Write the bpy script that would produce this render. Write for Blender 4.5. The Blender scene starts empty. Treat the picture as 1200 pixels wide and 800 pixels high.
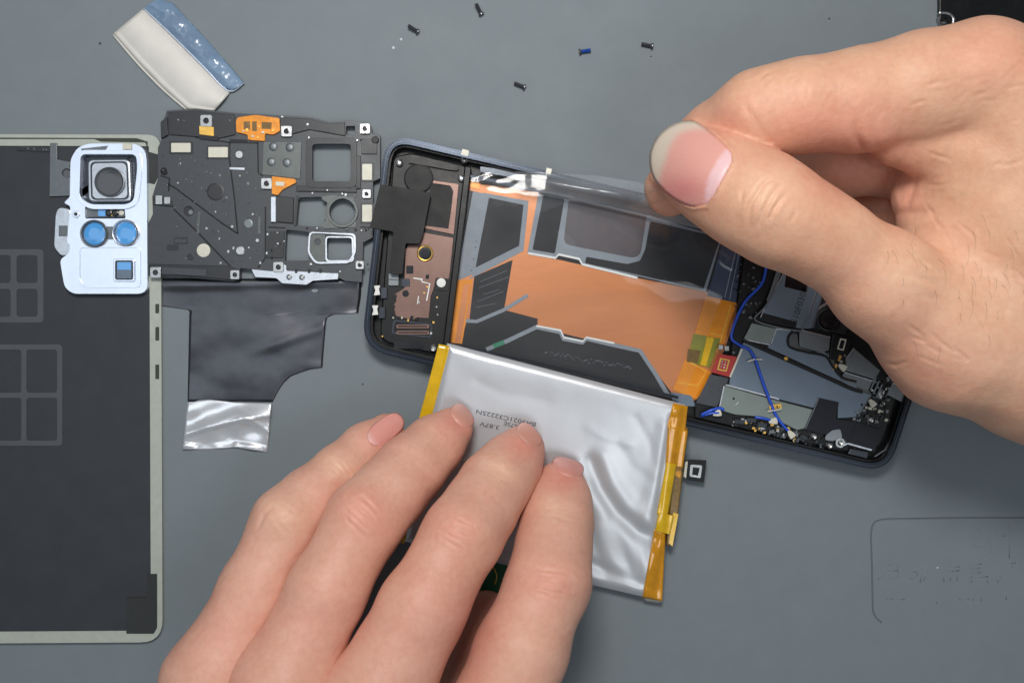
import bpy, bmesh, math, random
import numpy as np
from mathutils import noise as mnoise
from mathutils import Vector, Matrix
from mathutils.geometry import tessellate_polygon

random.seed(7); np.random.seed(7)
sc = bpy.context.scene
COL = sc.collection

# ------------------------------------------------------------------ camera
S = 0.000261          # metres per photo pixel on the work mat
H = 0.33              # camera height above the mat
cam_d = bpy.data.cameras.new('camera'); cam = bpy.data.objects.new('camera', cam_d); COL.objects.link(cam)
cam.location = (0, 0, H)
cam_d.sensor_width = 36.0
cam_d.lens = 36.0 * H / (1200 * S)
cam_d.clip_start = 0.01; cam_d.clip_end = 20
sc.camera = cam

# ------------------------------------------------------------------ world + lamps
w = bpy.data.worlds.new('World'); sc.world = w; w.use_nodes = True
bg = w.node_tree.nodes['Background']; bg.inputs[0].default_value = (0.80, 0.90, 1.0, 1); bg.inputs[1].default_value = 0.17

def area(name, loc, target, sx, sy, power, col):
    l = bpy.data.lights.new(name, 'AREA'); l.shape = 'RECTANGLE'; l.size = sx; l.size_y = sy; l.energy = power; l.color = col
    o = bpy.data.objects.new(name, l); COL.objects.link(o); o.location = loc
    o.rotation_euler = (Vector(target) - Vector(loc)).to_track_quat('-Z', 'Y').to_euler()
    return o
area('desk_lamp', (-0.02, 0.19, 0.41), (-0.005, 0.04, 0), 0.10, 0.10, 1.42, (1.0, 0.965, 0.93))
area('added_sheen_light', (-0.50, 0.10, 1.25), (-0.1, 0, 0), 0.50, 0.70, 1.5, (0.86, 0.93, 1.0))  # added overhead light, placed so the metal on the left reflects it
area('added_foil_light', (0.30, -0.42, 1.20), (0, 0, 0), 0.50, 0.34, 2.1, (0.93, 0.97, 1.0))  # second added light, gives the battery foil broad reflections

sc.view_settings.view_transform = 'Standard'; sc.view_settings.look = 'None'
sc.view_settings.exposure = 0.0; sc.view_settings.gamma = 1.0; sc.view_settings.use_curve_mapping = False
sc.cycles.use_denoising = True
sc.cycles.transparent_max_bounces = 16

# ------------------------------------------------------------------ helpers
MM = 0.001
def W(px, py, z=0.0):
    """photo pixel at height z (mm) -> world point (m)"""
    k = S * (H - z * MM) / H
    return Vector(((px - 600) * k, (400 - py) * k, z * MM))
def C(ox, oy, s):
    return lambda x, y: (ox + x / s, oy + y / s)
def T(f, pts): return [f(*p) for p in pts]
def lin(c):
    o = []
    for v in c[:3]:
        v /= 255.0
        o.append(v / 12.92 if v <= 0.04045 else ((v + 0.055) / 1.055) ** 2.4)
    return tuple(o)

MATS = {}
def mat(name, rgb, rough=0.5, metal=0.0, var=0.12, scale=900, bump=0.0, bscale=2500, spec=0.5, coat=0.0, stretch=None, rvar=0.12):
    """principled material with mottled colour, uneven gloss and fine relief"""
    m = bpy.data.materials.new(name); m.use_nodes = True; nt = m.node_tree; N = nt.nodes; L = nt.links
    b = N['Principled BSDF']; c = lin(rgb)
    tc = N.new('ShaderNodeTexCoord'); mp = N.new('ShaderNodeMapping'); L.new(tc.outputs['Object'], mp.inputs[0])
    if stretch: mp.inputs['Scale'].default_value = stretch
    n = N.new('ShaderNodeTexNoise'); n.inputs['Scale'].default_value = scale; n.inputs['Detail'].default_value = 5; n.inputs['Roughness'].default_value = 0.6
    L.new(mp.outputs[0], n.inputs['Vector'])
    r = N.new('ShaderNodeValToRGB'); r.color_ramp.elements[0].position = 0.3; r.color_ramp.elements[1].position = 0.7
    r.color_ramp.elements[0].color = tuple(v * (1 - var) for v in c) + (1,); r.color_ramp.elements[1].color = tuple(min(1, v * (1 + var)) for v in c) + (1,)
    L.new(n.outputs[0], r.inputs[0]); L.new(r.outputs[0], b.inputs['Base Color'])
    b.inputs['Metallic'].default_value = metal; b.inputs['Specular IOR Level'].default_value = spec
    n2 = N.new('ShaderNodeTexNoise'); n2.inputs['Scale'].default_value = scale * 0.35; n2.inputs['Detail'].default_value = 6
    L.new(mp.outputs[0], n2.inputs['Vector'])
    mr = N.new('ShaderNodeMapRange'); mr.inputs['To Min'].default_value = max(0.02, rough - rvar); mr.inputs['To Max'].default_value = min(1, rough + rvar)
    L.new(n2.outputs[0], mr.inputs[0]); L.new(mr.outputs[0], b.inputs['Roughness'])
    if coat: b.inputs['Coat Weight'].default_value = coat; b.inputs['Coat Roughness'].default_value = 0.1
    if bump:
        n3 = N.new('ShaderNodeTexNoise'); n3.inputs['Scale'].default_value = bscale; n3.inputs['Detail'].default_value = 3
        L.new(mp.outputs[0], n3.inputs['Vector'])
        bp = N.new('ShaderNodeBump'); bp.inputs['Strength'].default_value = bump; bp.inputs['Distance'].default_value = 0.0003
        L.new(n3.outputs[0], bp.inputs['Height']); L.new(bp.outputs[0], b.inputs['Normal'])
    MATS[name] = m
    return m

mat('silicone', (118, 127, 132), 0.6, 0, 0.028, 140, 0.12, 4200, 0.35)
mat('cover_grey', (54, 57, 62), 0.55, 0, 0.08, 120, 0.08, 5000, 0.3)
mat('cover_line', (74, 77, 83), 0.6, 0, 0.06, 300)
mat('cover_patch', (40, 43, 45), 0.6)
mat('cream_plastic', (170, 176, 166), 0.5, 0, 0.06, 500)
mat('slot_dark', (56, 60, 50), 0.7)
mat('bright_alu', (222, 231, 247), 0.25, 0.6, 0.03, 300, 0.0, rvar=0.06)
mat('alu', (190, 195, 202), 0.3, 0.9, 0.08, 900, 0.08)
mat('steel', (170, 172, 172), 0.32, 1.0, 0.12, 1200, 0.1)
mat('dull_steel', (112, 118, 122), 0.45, 0.75, 0.08, 500, 0.06)
mat('shield_blue', (108, 121, 135), 0.42, 0.7, 0.05, 160, 0.05)
mat('shield_green', (124, 134, 130), 0.42, 0.7, 0.05, 200, 0.05)
mat('dark_steel', (62, 66, 72), 0.3, 0.85, 0.1, 600, 0.05)
mat('rim_metal', (44, 50, 59), 0.2, 0.85, 0.05, 300, 0.0, rvar=0.04)
mat('bracket', (60, 64, 69), 0.4, 0.1, 0.08, 500, 0.12, 3500)
mat('bracket_dark', (38, 41, 45), 0.4, 0.1, 0.1, 500, 0.1)
mat('bracket_pad', (88, 93, 92), 0.4, 0.5, 0.1, 500, 0.1)
mat('black_plastic', (14, 15, 17), 0.38, 0, 0.2, 700, 0.1, 2500, 0.3)
mat('black_tape', (15, 14, 15), 0.5, 0, 0.1, 500, 0.1, 3000, 0.3)
mat('black_gloss', (18, 19, 23), 0.18, 0, 0.2, 400, 0.03)
mat('navy_sticker', (14, 19, 30), 0.4, 0, 0.1, 400, 0, 2500, 0.3)
mat('bay_sticker', (17, 18, 23), 0.5, 0, 0.14, 300, 0.05, 2600, 0.3)
mat('bay_brown', (72, 64, 68), 0.45, 0, 0.1, 300)
mat('bay_blue', (44, 62, 88), 0.3, 0, 0.1, 300)
mat('adhesive', (128, 136, 144), 0.5, 0, 0.06, 600)
mat('white_line', (225, 226, 222), 0.5, 0, 0.05, 900)
mat('copper_film', (196, 122, 70), 0.36, 0.25, 0.06, 160, 0.05, 900, stretch=(0.35, 1.5, 1))
mat('amber_film', (232, 142, 16), 0.25, 0.15, 0.1, 250, 0.04, coat=0.5)
mat('amber_line', (238, 176, 60), 0.25, 0.2)
mat('copper_plate', (112, 88, 80), 0.38, 0.6, 0.08, 300, 0.05)
mat('gold', (222, 178, 92), 0.3, 0.9, 0.1, 900)
mat('flex_orange', (222, 140, 36), 0.32, 0.2, 0.18, 700, 0.06)
mat('cream_pad', (205, 203, 188), 0.5, 0.15, 0.05, 800)
mat('lens_glass', (54, 56, 60), 0.12, 0, 0.1, 300, coat=0.6)
mat('blue_glass', (78, 158, 226), 0.1, 0, 0.08, 300, coat=0.8)
mat('blue_cable', (38, 84, 200), 0.35, 0, 0.08, 400)
mat('red_board', (168, 38, 34), 0.42, 0, 0.1, 600)
mat('green_board', (22, 92, 62), 0.35, 0, 0.15, 500)
mat('green_mark', (30, 120, 84), 0.5)
mat('olive_tape', (140, 140, 44), 0.2, 0.1, 0.14, 300, coat=0.6)
mat('graphite', (84, 85, 90), 0.3, 0.85, 0.08, 200, 0.05, 1800)
mat('crumpled_foil', (236, 238, 242), 0.24, 0.62, 0.05, 200, 0.05, 1500)
mat('wrapper', (206, 204, 197), 0.5, 0.12, 0.04, 200, 0.08, 1500)
mat('pouch', (206, 209, 213), 0.38, 0.5, 0.03, 90, 0.05, 900)
mat('yellow_tape', (222, 178, 20), 0.22, 0.05, 0.1, 300, 0.06, 1200, coat=0.6)
mat('amber_tape', (206, 142, 14), 0.2, 0.08, 0.16, 260, 0.08, 1000, coat=0.7)
mat('tape_dark', (112, 84, 14), 0.25, 0.1, 0.3, 800, 0.1, coat=0.6)
mat('ink', (62, 66, 72), 0.6, 0, 0.2, 3000)
mat('ink_dark', (40, 44, 48), 0.6)
mat('screw_black', (96, 98, 104), 0.34, 0.7, 0.15, 2000, 0.1)
mat('threadlock', (40, 84, 170), 0.4, 0.2)
mat('dust', (205, 212, 216), 0.8)
mat('hair', (84, 60, 46), 0.5)

def clear_film(name, opacity, tint, rough=0.08, ior=1.36):
    m = bpy.data.materials.new(name); m.use_nodes = True; nt = m.node_tree; N = nt.nodes; L = nt.links
    N.remove(N['Principled BSDF']); out = N['Material Output']
    tr = N.new('ShaderNodeBsdfTransparent'); tr.inputs[0].default_value = (0.97, 0.985, 1, 1)
    df = N.new('ShaderNodeBsdfDiffuse'); df.inputs[0].default_value = lin(tint) + (1,)
    tl = N.new('ShaderNodeBsdfTranslucent'); tl.inputs[0].default_value = lin(tint) + (1,)
    hz = N.new('ShaderNodeMixShader'); hz.inputs[0].default_value = 0.35; L.new(df.outputs[0], hz.inputs[1]); L.new(tl.outputs[0], hz.inputs[2])
    gl = N.new('ShaderNodeBsdfGlossy'); gl.inputs['Roughness'].default_value = rough
    tc = N.new('ShaderNodeTexCoord'); n = N.new('ShaderNodeTexNoise'); n.inputs['Scale'].default_value = 22; n.inputs['Detail'].default_value = 3
    mpp = N.new('ShaderNodeMapping'); mpp.inputs['Rotation'].default_value = (0, 0, 0.23); mpp.inputs['Scale'].default_value = (0.5, 2.2, 1); L.new(tc.outputs['Object'], mpp.inputs[0]); L.new(mpp.outputs[0], n.inputs['Vector'])
    mr = N.new('ShaderNodeMapRange'); mr.inputs['From Min'].default_value = 0.35; mr.inputs['From Max'].default_value = 0.75; mr.inputs['To Min'].default_value = opacity * 0.3; mr.inputs['To Max'].default_value = opacity * 2.6; L.new(n.outputs[0], mr.inputs[0])
    m1 = N.new('ShaderNodeMixShader'); L.new(mr.outputs[0], m1.inputs[0]); L.new(tr.outputs[0], m1.inputs[1]); L.new(hz.outputs[0], m1.inputs[2])
    lw = N.new('ShaderNodeLayerWeight'); lw.inputs[0].default_value = 0.5; pw = N.new('ShaderNodeMath'); pw.operation = 'POWER'; pw.inputs[1].default_value = 4.5; L.new(lw.outputs['Facing'], pw.inputs[0])
    fr = N.new('ShaderNodeMapRange'); fr.inputs['To Min'].default_value = ((ior - 1) / (ior + 1)) ** 2; fr.inputs['To Max'].default_value = 0.75; L.new(pw.outputs[0], fr.inputs[0])
    m2 = N.new('ShaderNodeMixShader'); L.new(fr.outputs[0], m2.inputs[0]); L.new(m1.outputs[0], m2.inputs[1]); L.new(gl.outputs[0], m2.inputs[2])
    L.new(m2.outputs[0], out.inputs[0]); MATS[name] = m
clear_film('film', 0.03, (225, 228, 232)); clear_film('film_roll', 0.26, (225, 230, 236), 0.22, 1.7)
clear_film('blue_film', 0.8, (150, 178, 206), 0.2, 1.6)

def link(o, parent=None):
    COL.objects.link(o)
    if parent is not None: o.parent = parent
    return o
def root_of(o):
    while o.parent is not None: o = o.parent
    return o
def tag(o, label, cat, group=None):
    o['label'] = label; o['category'] = cat
    if group: o['group'] = group
    return o
def thing(name, px, py, label, cat, z=0.0, group=None):
    o = bpy.data.objects.new(name, None); o.empty_display_size = 0.005; o.location = W(px, py, z); link(o)
    return tag(o, label, cat, group)
def mk(name, verts, faces, m, parent=None, smooth=False, origin=None):
    """one mesh object; verts in world metres, stored relative to the thing's base"""
    if parent is not None: off = root_of(parent).location.copy()
    else:
        a = np.array([tuple(v) for v in verts]); off = Vector((*((a.min(0) + a.max(0)) / 2)[:2], a[:, 2].min())) if origin is None else origin
    me = bpy.data.meshes.new(name); me.from_pydata([tuple(Vector(v) - off) for v in verts], [], faces); me.update()
    bm = bmesh.new(); bm.from_mesh(me); bmesh.ops.recalc_face_normals(bm, faces=bm.faces); bm.to_mesh(me); bm.free()
    if m: me.materials.append(MATS[m])
    if smooth: me.polygons.foreach_set('use_smooth', [True] * len(me.polygons))
    o = bpy.data.objects.new(name, me); link(o, parent)
    if parent is None: o.location = off
    return o
def bevel(o, width_mm, seg=2):
    b = o.modifiers.new('bevel', 'BEVEL'); b.width = width_mm * MM; b.segments = seg; b.limit_method = 'ANGLE'; b.angle_limit = math.radians(40)
    return o
def prism(name, pts, z0, z1, m, parent=None, holes=(), bev=0.0, zf=None):
    """flat plate traced in photo pixels, from height z0 to z1 (mm); holes go right through"""
    loops = [list(pts)] + [list(h) for h in holes]
    top = []; polys = []
    for lp in loops:
        vs = [W(x, y, z1) for x, y in lp]; polys.append(vs); top += vs
    n = len(top); bot = [Vector((v.x, v.y, z0 * MM)) for v in top]
    if zf:
        top = [Vector((v.x, v.y, v.z + zf(v) * MM)) for v in top]; bot = [Vector((v.x, v.y, v.z + zf(v) * MM)) for v in bot]
    faces = []
    if holes:
        for t in tessellate_polygon(polys): faces.append(tuple(t)); faces.append(tuple(i + n for i in reversed(t)))
    else:
        faces.append(tuple(range(n))); faces.append(tuple(range(2 * n - 1, n - 1, -1)))
    k = 0
    for lp in loops:
        c = len(lp)
        for i in range(c):
            a, b = k + i, k + (i + 1) % c
            faces.append((a, b, b + n, a + n))
        k += c
    o = mk(name, top + bot, faces, m, parent)
    if bev: bevel(o, bev)
    return o
def rrect(x0, y0, x1, y1, r, seg=5):
    return rpoly([(x0, y0), (x1, y0), (x1, y1), (x0, y1)], r, seg)
def rpoly(pts, r, seg=5):
    out = []; n = len(pts)
    for i in range(n):
        p = Vector(pts[i]); a = (Vector(pts[i - 1]) - p); b = (Vector(pts[(i + 1) % n]) - p)
        rr = r[i] if isinstance(r, (list, tuple)) else r
        if rr <= 0: out.append(tuple(p)); continue
        la = min(rr, a.length * 0.48); lb = min(rr, b.length * 0.48)
        A = p + a.normalized() * la; B = p + b.normalized() * lb
        for k in range(seg + 1):
            t = k / seg; q = A * (1 - t) ** 2 + p * 2 * t * (1 - t) + B * t * t
            out.append((q.x, q.y))
    return out
def circ(cx, cy, r, n=24, ry=None): return [(cx + r * math.cos(2 * math.pi * i / n), cy + (ry or r) * math.sin(2 * math.pi * i / n)) for i in range(n)]
def inset(pts, d):
    """move a closed outline inwards by d pixels"""
    n = len(pts); ar = sum(pts[i][0] * pts[(i + 1) % n][1] - pts[(i + 1) % n][0] * pts[i][1] for i in range(n)); sg = 1 if ar > 0 else -1
    out = []
    for i in range(n):
        p = Vector(pts[i]); e1 = (p - Vector(pts[i - 1])); e2 = (Vector(pts[(i + 1) % n]) - p)
        if e1.length < 1e-6: e1 = e2
        if e2.length < 1e-6: e2 = e1
        e1.normalize(); e2.normalize()
        n1 = Vector((-e1.y, e1.x)) * sg; n2 = Vector((-e2.y, e2.x)) * sg
        m_ = n1 + n2
        if m_.length < 1e-6: m_ = n1
        m_.normalize(); out.append(tuple(p + m_ * (d / max(0.5, m_.dot(n1)))))
    return out
def ribbon(pts, wd):
    """outline of a strip of width wd (px) along a polyline"""
    L = []; R = []; n = len(pts)
    for i in range(n):
        a = Vector(pts[max(0, i - 1)]); b = Vector(pts[min(n - 1, i + 1)]); d = (b - a).normalized(); nn = Vector((-d.y, d.x)) * wd / 2
        p = Vector(pts[i]); L.append(tuple(p + nn)); R.append(tuple(p - nn))
    return L + R[::-1]
def spline(pts, k=6):
    out = []; P = [Vector(p) for p in pts]; n = len(P)
    for i in range(n - 1):
        p0, p1, p2, p3 = P[max(0, i - 1)], P[i], P[i + 1], P[min(n - 1, i + 2)]
        for j in range(k):
            t = j / k
            out.append(tuple(0.5 * ((2 * p1) + (p2 - p0) * t + (2 * p0 - 5 * p1 + 4 * p2 - p3) * t * t + (3 * p1 - p0 - 3 * p2 + p3) * t ** 3)))
    out.append(tuple(P[-1])); return out
def tube_mesh(path, rad, seg=8):
    """path of world points; returns verts, faces"""
    V = []; F = []; n = len(path)
    for i in range(n):
        d = (path[min(n - 1, i + 1)] - path[max(0, i - 1)]).normalized()
        up = Vector((0, 0, 1)) if abs(d.z) < 0.9 else Vector((1, 0, 0))
        a = d.cross(up).normalized(); b = a.cross(d)
        r = rad[i] if isinstance(rad, (list, tuple)) else rad
        for j in range(seg):
            t = 2 * math.pi * j / seg; V.append(path[i] + (a * math.cos(t) + b * math.sin(t)) * r)
    for i in range(n - 1):
        for j in range(seg):
            F.append((i * seg + j, i * seg + (j + 1) % seg, (i + 1) * seg + (j + 1) % seg, (i + 1) * seg + j))
    F.append(tuple(range(seg))); F.append(tuple(range((n - 1) * seg, n * seg)))
    return V, F
def tube(name, pts3, rad_mm, m, parent, k=6, seg=8):
    path = [W(*p) for p in spline(pts3, k)]
    V, F = tube_mesh(path, rad_mm * MM, seg); return mk(name, V, F, m, parent, True)
def lathe(name, px, py, z, prof, m, parent, n=24):
    """prof: (radius px, height mm above z)"""
    c = W(px, py, z + prof[-1][1]); V = []; F = []
    for r, h in prof:
        for j in range(n):
            t = 2 * math.pi * j / n; V.append(Vector((c.x + r * S * math.cos(t), c.y + r * S * math.sin(t), (z + h) * MM)))
    for i in range(len(prof) - 1):
        for j in range(n): F.append((i * n + j, i * n + (j + 1) % n, (i + 1) * n + (j + 1) % n, (i + 1) * n + j))
    F.append(tuple(range(n))); F.append(tuple(range((len(prof) - 1) * n, len(prof) * n)))
    o = mk(name, V, F, m, parent); 
    return o
def interp(poly, t):
    P = [Vector(p) for p in poly]; ls = [0]
    for i in range(1, len(P)): ls.append(ls[-1] + (P[i] - P[i - 1]).length)
    d = t * ls[-1]
    for i in range(1, len(P)):
        if d <= ls[i] + 1e-9:
            q = (d - ls[i - 1]) / max(1e-9, ls[i] - ls[i - 1]); return P[i - 1].lerp(P[i], q)
    return P[-1]
def sheet(name, lo, hi, nu, nv, zf, m, parent, thick=0.0, smooth=True):
    """soft sheet between two traced edges; zf(px,py,u,v) gives height in mm"""
    V = []; F = []
    for j in range(nv + 1):
        for i in range(nu + 1):
            p = interp(lo, i / nu).lerp(interp(hi, i / nu), j / nv); V.append(W(p.x, p.y, zf(p.x, p.y, i / nu, j / nv)))
    for j in range(nv):
        for i in range(nu):
            a = j * (nu + 1) + i; F.append((a, a + 1, a + nu + 2, a + nu + 1))
    o = mk(name, V, F, m, parent, smooth)
    if thick:
        s = o.modifiers.new('thickness', 'SOLIDIFY'); s.thickness = thick * MM; s.offset = -1
    return o
def text(name, body, px, py, size_px, rot, zf, m, parent, mirror=False, stretch=1.0):
    """flat print: lettering laid on a surface whose height (mm) is zf(px,py)"""
    cu = bpy.data.curves.new(name, 'FONT'); cu.body = body; cu.size = 1.0; cu.align_x = 'CENTER'; cu.align_y = 'CENTER'; cu.resolution_u = 2
    tmp = bpy.data.objects.new('tmp', cu); COL.objects.link(tmp)
    dg = bpy.context.evaluated_depsgraph_get(); me = bpy.data.meshes.new_from_object(tmp.evaluated_get(dg))
    V = []; c, s_ = math.cos(rot), math.sin(rot)
    for v in me.vertices:
        x = v.co.x * size_px * stretch * (-1 if mirror else 1); y = v.co.y * size_px
        X = px + x * c - y * s_; Y = py - (x * s_ + y * c)
        V.append(W(X, Y, zf(X, Y)))
    F = [tuple(p.vertices) for p in me.polygons]
    bpy.data.objects.remove(tmp); bpy.data.curves.remove(cu); bpy.data.meshes.remove(me)
    return mk(name, V, F, m, parent)
def chips(name, spots, z, parent, rng=(2, 5), mats=('steel', 'gold', 'dark_steel', 'black_gloss', 'cream_pad'), rot=0.23, seed=1, h=(0.3, 0.9)):
    """tiny soldered parts, too small to pick apart: one part of the board"""
    R = random.Random(seed); groups = {}
    for (x, y) in spots:
        a = R.uniform(*rng) / 2; b = R.uniform(*rng) / 2; hh = R.uniform(*h); mt = R.choice(mats); c, s_ = math.cos(rot), math.sin(rot)
        q = [(x + u * c - v * s_, y + u * s_ + v * c) for u, v in ((-a, -b), (a, -b), (a, b), (-a, b))]
        V, F = groups.setdefault(mt, ([], [])); k = len(V)
        V += [W(*p, z + hh) for p in q]; V += [Vector((v.x, v.y, z * MM)) for v in V[k:k + 4]]
        F += [(k, k + 1, k + 2, k + 3), (k, k + 1, k + 5, k + 4), (k + 1, k + 2, k + 6, k + 5), (k + 2, k + 3, k + 7, k + 6), (k + 3, k, k + 4, k + 7)]
    for mt, (V, F) in groups.items():
        o = mk(name, V, F, mt, parent); o['kind'] = 'stuff'
def screw_seat(x, y, z, r, parent, m='steel', square=True):
    o = prism('screw_seat', rrect(x - r, y - r, x + r, y + r, r * 0.35, 3) if square else circ(x, y, r), z, z + 0.5, m, parent, bev=0.12)
    lathe('screw_hole', x, y, z + 0.35, [(r * 0.5, 0), (r * 0.5, 0.22), (r * 0.36, 0.25)], 'black_gloss', o, 16)
    return o

# ================================================================== WORK MAT
def build_mat():
    o4 = [(-900, -900), (2100, -900), (2100, 1900), (-900, 1900)]
    path = [(1320, 605)] + [(1240, 606), (1120, 606.5)] + spline([(1040, 608), (1026, 611), (1021, 622), (1021, 640)], 4) + [(1022, 670), (1022.5, 700)] + spline([(1023, 716), (1027, 724), (1033, 729)], 3)
    groove = ribbon(path, 2.4)
    loops = [o4, groove]; polys = [[W(x, y, 0) for x, y in l] for l in loops]
    V = polys[0] + polys[1]; F = [tuple(t) for t in tessellate_polygon(polys)]
    n = len(path); base = len(V); V += [W(x, y, -0.4) for x, y in path]
    for i in range(n - 1):
        F.append((4 + i, 4 + i + 1, base + i + 1, base + i)); j = 4 + 2 * n - 1 - i
        F.append((j, j - 1, base + i + 1, base + i))
    V2 = [W(x, y, -3) for x, y in o4]; k = len(V); V += V2
    F += [(i, (i + 1) % 4, k + (i + 1) % 4, k + i) for i in range(4)]
    o = mk('work_mat', V, F, 'silicone', None, origin=Vector((0, 0, 0))); o['kind'] = 'structure'
    f = C(1020, 580, 5.0)
    strokes = [ # raised lettering, very low relief
        spline([(640, 200), (600, 200), (580, 240), (600, 290), (650, 300), (690, 260), (700, 320), (640, 360)], 4),
        [(812, 170), (812, 370)], [(730, 235), (790, 238)],
        [(60, 420), (75, 470), (40, 490)], [(110, 405), (160, 405), (158, 480), (105, 480), (110, 405)], [(108, 440), (158, 440)],
        [(220, 440), (270, 450)], [(230, 490), (280, 460)], [(300, 425), (290, 510)], [(335, 430), (310, 500)],
        [(420, 450), (430, 505)], [(460, 415), (520, 418)], [(440, 440), (520, 440)], [(480, 440), (465, 500)], [(505, 440), (505, 500)],
        [(580, 400), (650, 402)], [(590, 425), (640, 425)], [(590, 450), (645, 450)], [(580, 475), (690, 475)], [(590, 475), (590, 510)], [(680, 475), (685, 510)],
        [(800, 395), (850, 395)], [(825, 395), (830, 420)], [(740, 510), (760, 470)],
        [(90, 605), (130, 605)], [(150, 600), (200, 610)], [(370, 610), (390, 630)], [(510, 590), (525, 610)], [(545, 605), (580, 605)], [(600, 590), (600, 615)], [(630, 590), (650, 615)], [(790, 560), (795, 610)]]
    for st in strokes:
        V, F = tube_mesh([W(*f(*p), -0.22) for p in st], 0.32 * MM, 6); mk('raised_stroke', V, F, 'silicone', o, True)
build_mat()

def specks():
    for (x, y, r, m) in [(470, 46, 1.6, 'dust'), (461, 56, 1.8, 'dust'), (117, 51, 1.6, 'ink'), (1099, 665, 1.1, 'dust'), (972, 22, 1.3, 'ink'), (763, 66, 1.0, 'ink'), (425, 450, 1.2, 'ink'), (590, 345, 0.6, 'ink')][:7]:
        o = lathe('dust_speck', x, y, 0, [(r, 0), (r * 0.8, 0.12), (r * 0.3, 0.2)], m, None, 8)
        tag(o, {(470, 46): 'white dust speck just below the upper left screw', (461, 56): 'white dust speck farthest below the upper left screw', (117, 51): 'dark dust speck left of the silver wrapper strip',
                (1099, 665): 'tiny white speck inside the embossed frame on the mat', (972, 22): 'dark speck on the mat near the upper edge above the hand', (763, 66): 'tiny dark speck right below the rightmost screw',
                (425, 450): 'dark speck on the mat between foil sheet and fingers'}[(x, y)], 'speck', 'specks on the mat')
specks()

# ================================================================== SCREWS
def build_screws():
    def one(name, blue):
        t = bpy.data.objects.new(name, None); t.empty_display_size = 0.002; link(t)
        def rev(nm, prof, m):
            V = []; F = []; n = 14
            for x, r in prof:
                for j in range(n):
                    a = 2 * math.pi * j / n; V.append((x * MM, r * MM * math.cos(a), (0.95 + r * math.sin(a)) * MM))
            for i in range(len(prof) - 1):
                for j in range(n): F.append((i * n + j, i * n + (j + 1) % n, (i + 1) * n + (j + 1) % n, (i + 1) * n + j))
            F.append(tuple(range(n))); F.append(tuple(range((len(prof) - 1) * n, len(prof) * n)))
            me = bpy.data.meshes.new(nm); me.from_pydata(V, [], F); me.materials.append(MATS[m]); o = bpy.data.objects.new(nm, me); link(o, t); return o
        th = []
        x = -1.9
        while x < 1.0: th += [(x, 0.50), (x + 0.13, 0.64)]; x += 0.26
        rev('thread', th + [(1.05, 0.5)], 'threadlock' if blue else 'screw_black')
        rev('head', [(1.0, 0.5), (1.5, 0.95), (1.8, 0.98), (1.85, 0.85), (1.85, 0.4), (1.6, 0.3)], 'screw_black')
        return t
    data = [(484, 35, 30, False, 'small black screw lying beside two white dust specks', 14), (561, 12, 62, False, 'small screw at the very top of the picture, nearest the upper edge', 10),
            (609, 101, 202 + 180, False, 'small black screw lowest on the mat, right above the phone', 0), (685, 61, 172, True, 'small black screw with blue thread locker on its tip', 0),
            (758, 54, 12, False, 'small black screw nearest the hand that holds the film', 0)]
    for x, y, a, b, lb, tilt in data:
        t = one('screw', b); t.location = W(x, y, 0); t.rotation_euler = (0, math.radians(tilt), math.radians(-a)); t.scale = (0.95,) * 3
        tag(t, lb, 'screw', 'loose screws on the mat')
        if tilt: t.location.z += 1.8 * MM * math.sin(math.radians(tilt))
build_screws()

# ================================================================== WRAPPER STRIP (upper left)
def build_wrapper():
    t = thing('wrapper_strip', 210, 68, 'silver grey wrapper strip with glossy blue edge, upper left of the mat', 'wrapper')
    lo = [(132, 40), (160, 72), (190, 103), (219, 129), (250, 131)]; hi = [(168, 10), (200, 40), (240, 80), (262, 102), (270, 108)]
    def z(px, py, u, v):
        return 0.5 + 1.5 * math.sin(math.pi * min(1, v * 1.02)) ** 0.7 + 0.25 * math.sin(9 * u + 3 * v) * v * (1 - v) + 0.5 * math.exp(-((v - 0.06) / 0.05) ** 2)
    sheet('panel', lo, hi, 40, 24, z, 'wrapper', t, 0.15)
    lo2 = [(168, 10.5), (200, 40.5), (240, 80.5), (262, 102.5), (272, 107)]; hi2 = [(184, 4 - 6), (202, 3), (240, 44), (270, 78), (286, 97)]
    def z2(px, py, u, v):
        return 0.9 + 1.1 * math.sin(math.pi * v) ** 0.8 + 0.5 * mnoise.noise(Vector((u * 9, v * 2.5, 6.0))) * math.sin(math.pi * v) + 0.16 * mnoise.noise(Vector((u * 26, v * 5, 2.0)))
    sheet('glossy_edge', lo2, hi2, 90, 14, z2, 'blue_film', t, 0.12)
    o = prism('edge_backing', lo2 + hi2[::-1], 0.1, 0.45, 'alu', t)
    tube('crimp', [(168, 10, 1.0), (200, 40, 1.1), (240, 80, 1.1), (260, 101, 1.0), (272, 107, 0.9), (286, 97, 0.8)], 0.28, 'bright_alu', t)
    tube('hem', [(133, 41, 0.5), (160, 73, 0.6), (190, 104, 0.6), (219, 129, 0.5)], 0.4, 'wrapper', t)
build_wrapper()

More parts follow.
